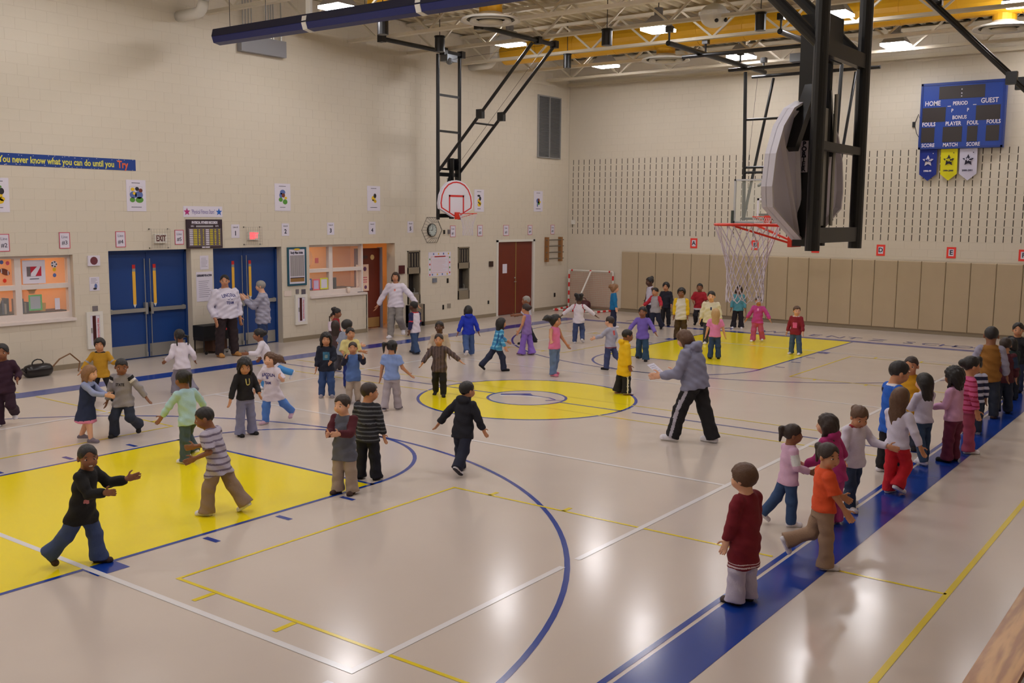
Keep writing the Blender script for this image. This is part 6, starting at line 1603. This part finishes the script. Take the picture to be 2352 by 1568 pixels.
person('girl in a white top with red seams, arms out, seen from behind', (6.68, 3.27), -6, 1.18, legs=((20, 6, -34), (0, 4, 0)), arms=((2, 54, 10, 50), (2, 54, 10, 48)), skin='dark', hair=('puffs', 'black'), shirt=(222, 214, 226), pants=(60, 74, 116), shoes=WHT, paint=(('seam', (180, 60, 80), .012),))
person('girl in a teal top and dark jeans beside the goal facing right', (10.18, 4.39), -82, 1.20, arms=down, skin='light', hair=('flow', 'ltbrown'), flow=(0, -.75, .62), shirt=(16, 110, 164), pants=(30, 36, 66), shoes=WHT)
person('boy in a black hooded jacket and navy trousers walking away, white sneakers', (-4.55, -2.28), -32, 1.10, legs=((-26, 5, -44), (16, 5, 6)), arms=((4, 22, 26, 12), (-26, 38, -14, 34)), lean=8, head=(-20, 0), skin='tan', hair=('short', 'black'), shirt=(26, 26, 38), hem=-.07, loose=1.6, pants=(26, 30, 52), flare=1.25, shoes=((226, 222, 230), (50, 46, 56)), hood=1)
person('boy in a grey sweatshirt with red print on its back and jeans', (3.57, .41), 58, 1.07, legs=((-24, 5, -52), (6, 4, 2)), arms=((-10, 20, 30, 10), (40, 16, 70, 8)), skin='light', hair=('short', 'dkbrown'), shirt=(168, 168, 188), pants=(60, 70, 112), shoes=BLK, loose=1.3, paint=(('back', (206, 90, 90), -.3, .4, .62, .86), ('band', (130, 60, 80), 0, .06)))
person('boy in a long bright yellow shirt and black striped trousers', (1.31, -1.07), -72, 1.13, legs=((4, 4, 0), (-10, 4, -12)), arms=((2, 10, 12, 4), (2, 10, 12, 4)), head=(-4, 8), skin='brown', hair=('crop', 'black'), shirt=(232, 186, 20), hem=-.17, loose=2.0, pants=(26, 24, 30), flare=1.3, shoes=((226, 216, 222), (120, 30, 44)), paint=(('legstripe', (220, 214, 190)),), hood=1)
person('girl in a purple long sleeved top and flared jeans dashing forward', (5.15, .67), 168, 1.16, legs=((-8, 6, -30), (12, 5, 2)), arms=((10, 38, 20, 28), (24, 36, 40, 30)), lean=4, skin='brown', hair=('bun', 'black'), shirt=(118, 96, 184), pants=(44, 74, 100), flare=1.6, shoes=BLK)
person('boy in a grey shirt with red sleeves near the far wall', (10.59, 3.27), 150, 1.14, legs=((4, 6, 0), (-14, 5, -40)), arms=((30, 30, 60, 20), (30, 34, 60, 26)), skin='tan', hair=('short', 'black'), shirt=(164, 160, 166), sleevec=(176, 30, 50), pants=(30, 36, 62), loose=1.6, flare=1.4, shoes=BLK)
person('boy in dark navy clothes behind the red sleeved boy', (11.53, 3.50), 165, 1.22, arms=((6, 14, 40, 6), (6, 14, 40, 6)), skin='tan', hair=('bowl', 'black'), shirt=(28, 28, 44), pants=(28, 26, 32), shoes=BLK)
person('child in a white vest with bare arms, tallest in the far left group', (11.75, 4.12), 120, 1.33, arms=((-10, 30, -6, 30), (10, 36, 20, 40)), skin='dark', hair=('puff2', 'black'), shirt=(206, 200, 218), sleeve=0, pants=(40, 40, 56), shoes=BLK)
person('boy in a white shirt with yellow sleeves and brown trousers standing still', (9.07, 1.78), 172, 1.28, legs=((2, 4, 0), (2, 4, 0)), arms=((2, 8, 8, 4), (2, 8, 8, 4)), skin='brown', hair=('bowl', 'black'), shirt=(220, 214, 206), sleevec=(226, 186, 26), hem=-.08, pants=(74, 54, 30), loose=1.3, flare=1.35, shoes=((50, 36, 28), (30, 26, 24)))
person('boy in a red T-shirt and black trousers jogging by the far wall', (12.15, 2.78), 172, 1.20, legs=((20, 6, -40), (4, 4, 0)), arms=((4, 24, 60, -20), (10, 16, 60, -20)), skin='brown', hair=('crop', 'black'), shirt=(166, 26, 44), sleeve=.55, hem=-.08, pants=(32, 28, 34), loose=1.4, shoes=BLK, paint=(('band', (216, 206, 214), 0, .09),))
person('stout boy in a cream sweatshirt with a round blue emblem', (8.60, .75), 176, 1.28, arms=((2, 16, 12, 10), (2, 16, 12, 10)), wide=1.3, skin='light', hair=('short', 'black'), shirt=(222, 214, 190), pants=(52, 56, 80), loose=1.5, shoes=WHT, paint=(('patch', (60, 70, 110), -.16, .10, .62, .76),))
person('girl in a pink T-shirt and jeans with long blonde hair', (6.33, -.43), 4, 1.09, legs=((2, 5, 0), (0, 5, -4)), arms=((6, 20, 14, 16), (4, 16, 20, 10)), skin='light', hair=('longback', 'blonde'), shirt=(228, 136, 184), sleeve=.4, hem=.02, pants=(44, 66, 108), flare=1.25, shoes=BLK)
person('child in a teal shirt and flared black trousers partly behind the net', (12.25, 1.67), 178, 1.19, legs=((2, 8, 0), (2, 5, 0)), arms=down, skin='brown', hair=('bob', 'black'), shirt=(84, 150, 170), pants=(30, 24, 34), flare=1.7, shoes=WHT)
person('girl in a magenta sweatsuit skipping on the far key', (9.84, .06), 166, 1.12, legs=((4, 5, 0), (-8, 8, -26)), arms=((4, 30, 10, 26), (6, 38, 20, 30)), slean=-3, skin='tan', hair=('bun', 'dkbrown'), shirt=(190, 66, 146), pants=(190, 84, 136), loose=1.4, flare=1.3, shoes=WHT, paint=(('patch', (226, 150, 196), -.25, .1, .72, .86),))
person('girl in a maroon sweatshirt with a pink print and jeans', (8.15, -1.54), 158, 1.09, legs=((2, 4, 0), (6, 10, 0)), arms=((2, 16, 10, 10), (6, 18, 20, 12)), head=(34, 0), skin='light', hair=('tail', 'brown'), shirt=(136, 28, 44), pants=(66, 88, 120), flare=1.2, shoes=WHT, paint=(('patch', (226, 100, 150), -.45, .4, .36, .66), ('band', (226, 214, 214), .955, 1.1)))
TE = person('woman in a grey hooded sweatshirt and striped black track trousers reading a paper', (-1.26, -3.68), 68, 1.63, legs=((-16, 3, -18), (24, 3, 14)), arms=((16, 14, 76, -6), (18, 10, 80, -4)), lean=10, head=(4, 26), adult=True, wide=1.22, skin='light', hair=('bob', 'brown'), shirt=(134, 134, 158), hem=-.04, loose=1.7, pants=(24, 22, 26), flare=1.1, shoes=WHT, paint=(('legstripe', (176, 172, 186)),), hood=1, group='adults in the gym')
person('boy in a maroon tunic with white hem lines and off-white trousers', (-6.23, -6.57), 55, 1.12, legs=((2, 3, 0), (3, 4, 0)), arms=((2, 10, 8, 4), (6, 12, 16, 2)), head=(10, 2), skin='light', hair=('bowl', 'brown'), shirt=(120, 20, 36), hem=-.19, loose=1.9, pants=(196, 188, 206), flare=1.35, shoes=((78, 66, 62), (40, 34, 34)), paint=(('band', (216, 196, 200), .022, .036), ('band', (216, 196, 200), .064, .078)))
person('girl in an orange T-shirt and khaki trousers looking back at the viewer', (-5.11, -6.68), -72, 1.11, legs=((4, 3, 0), (-16, 4, -70)), arms=((18, 8, 34, 2), (24, 8, 58, 0)), head=(-62, 2), skin='tan', hair=('tail', 'dkbrown'), shirt=(228, 84, 40), sleeve=.5, hem=.0, pants=(152, 124, 102), flare=1.45, loose=1.1, shoes=((226, 222, 230), (226, 222, 230)))
person('girl in a pink and white jacket and jeans hidden behind the orange shirt', (-4.12, -6.02), -66, 1.02, legs=((4, 3, 0), (-22, 4, -40)), arms=((10, 8, 70, 0), (10, 10, 60, 0)), head=(-14, 0), skin='brown', hair=('tail', 'dkbrown'), shirt=(216, 176, 206), pants=(50, 76, 118), shoes=WHT, paint=(('armband', (222, 224, 226), .2, .9),))
person('girl in a magenta tracksuit with long dark hair leaning left', (-3.76, -6.43), 62, 1.12, legs=((4, 4, 0), (10, 5, -4)), arms=((-18, 22, 40, 10), (10, 16, 60, 0)), lean=12, head=(14, 0), skin='light', hair=('long', 'dkbrown'), shirt=(176, 46, 116), hem=-.07, loose=1.8, pants=(190, 70, 130), flare=1.4, shoes=((160, 30, 70), (220, 200, 210)), hood=1)
person('girl in a white top with red neck trim and patched jeans looking down', (-3.07, -6.39), -135, 1.13, legs=((10, 4, 4), (-14, 4, -20)), arms=((6, 18, 20, 14), (36, 20, 84, 14)), head=(-16, 22), skin='tan', hair=('bun', 'brown'), shirt=(214, 208, 226), pants=(44, 60, 88), flare=1.15, shoes=WHT, paint=(('band', (150, 30, 44), .955, 1.1),))
person('tall boy in a blue jersey and black trousers facing right', (-1.33, -6.29), -62, 1.37, legs=((3, 4, 0), (-4, 4, -4)), arms=((-8, 14, 20, 10), (8, 12, 30, 4)), head=(-8, 12), skin='tan', hair=('short', 'black'), shirt=(28, 90, 190), hem=-.09, loose=1.3, pants=(28, 24, 30), shoes=WHT, paint=(('armband', (26, 26, 60), .0, 1.0), ('band', (220, 216, 226), .96, 1.1)))
person('smiling boy in a golden yellow shirt behind the line of children', (.12, -6.12), 168, 1.25, smile=True, arms=((6, 14, 40, 0), (6, 16, 20, 6)), skin='tan', hair=('crop', 'dkbrown'), shirt=(206, 150, 24), hem=-.1, loose=1.4, pants=(50, 56, 74), shoes=BLK)
person('girl in a white top and bright red trousers crossing her legs', (-2.23, -6.61), -36, 1.20, legs=((26, -2, -30), (2, 3, 0)), arms=((4, 24, 16, 18), (20, 8, 60, -4)), head=(14, 0), skin='tan', hair=('longback', 'brown'), shirt=(212, 206, 226), hem=.02, pants=(196, 22, 40), flare=1.35, shoes=WHT)
person('girl in a white blouse and jeans with very long black hair', (-.60, -6.52), 46, 1.14, legs=((4, 3, 0), (-10, 4, -22)), arms=((20, 10, 92, 0), (24, 8, 96, 0)), skin='light', hair=('longback', 'black'), shirt=(206, 200, 222), hem=.0, pants=(48, 70, 100), shoes=WHT)
person('girl in a pale pink top and maroon trousers turned left', (-.22, -6.74), 64, 1.20, legs=((2, 4, 0), (2, 4, 0)), arms=((10, 12, 70, 0), (12, 10, 76, 0)), skin='brown', hair=('curly', 'black'), shirt=(206, 156, 190), hem=.02, pants=(96, 26, 56), flare=1.4, shoes=BLK)
person('girl in a pink and red striped shirt with dusty pink trousers', (.38, -6.70), -66, 1.27, legs=((4, 4, 0), (-12, 4, -24)), arms=down, skin='tan', hair=('bun', 'black'), shirt=(206, 90, 140), hem=-.04, pants=(170, 76, 104), flare=1.4, shoes=WHT, paint=(('zstripes', (160, 30, 70), .05, .32),))
person('child in a navy and white striped shirt and dark jeans', (1.67, -6.59), 18, 1.10, legs=((2, 4, 0), (6, 5, -8)), arms=down, skin='brown', hair=('puff2', 'black'), shirt=(26, 30, 64), hem=-.03, pants=(36, 46, 66), loose=1.3, shoes=((120, 116, 126), (200, 196, 206)), paint=(('zstripes', (190, 190, 214), .085, .45),))
person('boy in a brown mustard vest with grey sleeves seen from behind', (3.06, -6.50), 4, 1.42, arms=((2, 18, 16, 12), (2, 20, 16, 14)), skin='brown', hair=('crop', 'black'), shirt=(140, 92, 30), sleevec=(150, 146, 166), pants=(40, 46, 60), loose=1.4, shoes=BRN)
person('child in a maroon jacket and dark jeans at the right edge', (3.59, -6.62), 8, 1.20, legs=((2, 5, 0), (-8, 5, -26)), arms=((4, 14, 20, 8), (4, 14, 20, 8)), skin='tan', hair=('short', 'dkbrown'), shirt=(80, 26, 40), pants=(34, 42, 62), loose=1.6, flare=1.3, shoes=BLK, paint=(('armband', (40, 56, 84), .0, 1.0),))
person('child in a black jacket with a yellow badge at the right edge', (5.93, -6.38), 150, 1.24, arms=((4, 14, 20, 8), (10, 40, 40, 40)), head=(30, 0), skin='tan', hair=('bun', 'black'), shirt=(24, 22, 30), pants=(36, 44, 76), loose=1.5, shoes=BLK, paint=(('patch', (220, 200, 40), .1, .35, .55, .68),))
person('child in dark green clothes bending at the right edge', (5.0, -6.50), 36, 1.06, arms=((20, 12, 60, 4), (20, 12, 60, 4)), lean=10, skin='tan', hair=('bob', 'black'), shirt=(30, 44, 44), pants=(30, 34, 44), loose=1.4, shoes=BLK)
# paper held by the teacher
def held_paper():
    r = TE['root']; a = (Vector(TE['wr'][0]) + Vector(TE['wr'][1])) / 2 + Vector(TE['hd'][1]) * .13 + Vector((0, 0, .02))
    ang = r.rotation_euler.z
    c, s_ = math.cos(ang), math.sin(ang)
    w = Vector((r.location.x + a.x * c - a.y * s_, r.location.y + a.x * s_ + a.y * c, a.z))
    f_ = Vector((-s_, c, 0)); sd = Vector((c, s_, 0))
    u = (f_ * .75 + Vector((0, 0, .55))).normalized(); n = sd.cross(u)
    mb = MB(); mb.quadbox([w + sd * x + u * y + n * z for z in (0, .004) for (x, y) in ((-.11, -.10), (.11, -.10), (.11, .19), (-.11, .19))])
    o = mb.build('paper_sheet', M_PAPER, loc=w); tag(o, 'loose white paper held by the woman in the grey hooded sweatshirt', 'paper')
    mb = MB()
    for i in range(7): mb.quadbox([w + sd * x + u * (y + .15 - i * .035) + n * z for z in (.004, .005) for (x, y) in ((-.09, 0), (.08 - .02 * (i % 3), 0), (.08 - .02 * (i % 3), .006), (-.09, .006))])
    mb.build('text_lines', M_TXT, o)
held_paper()
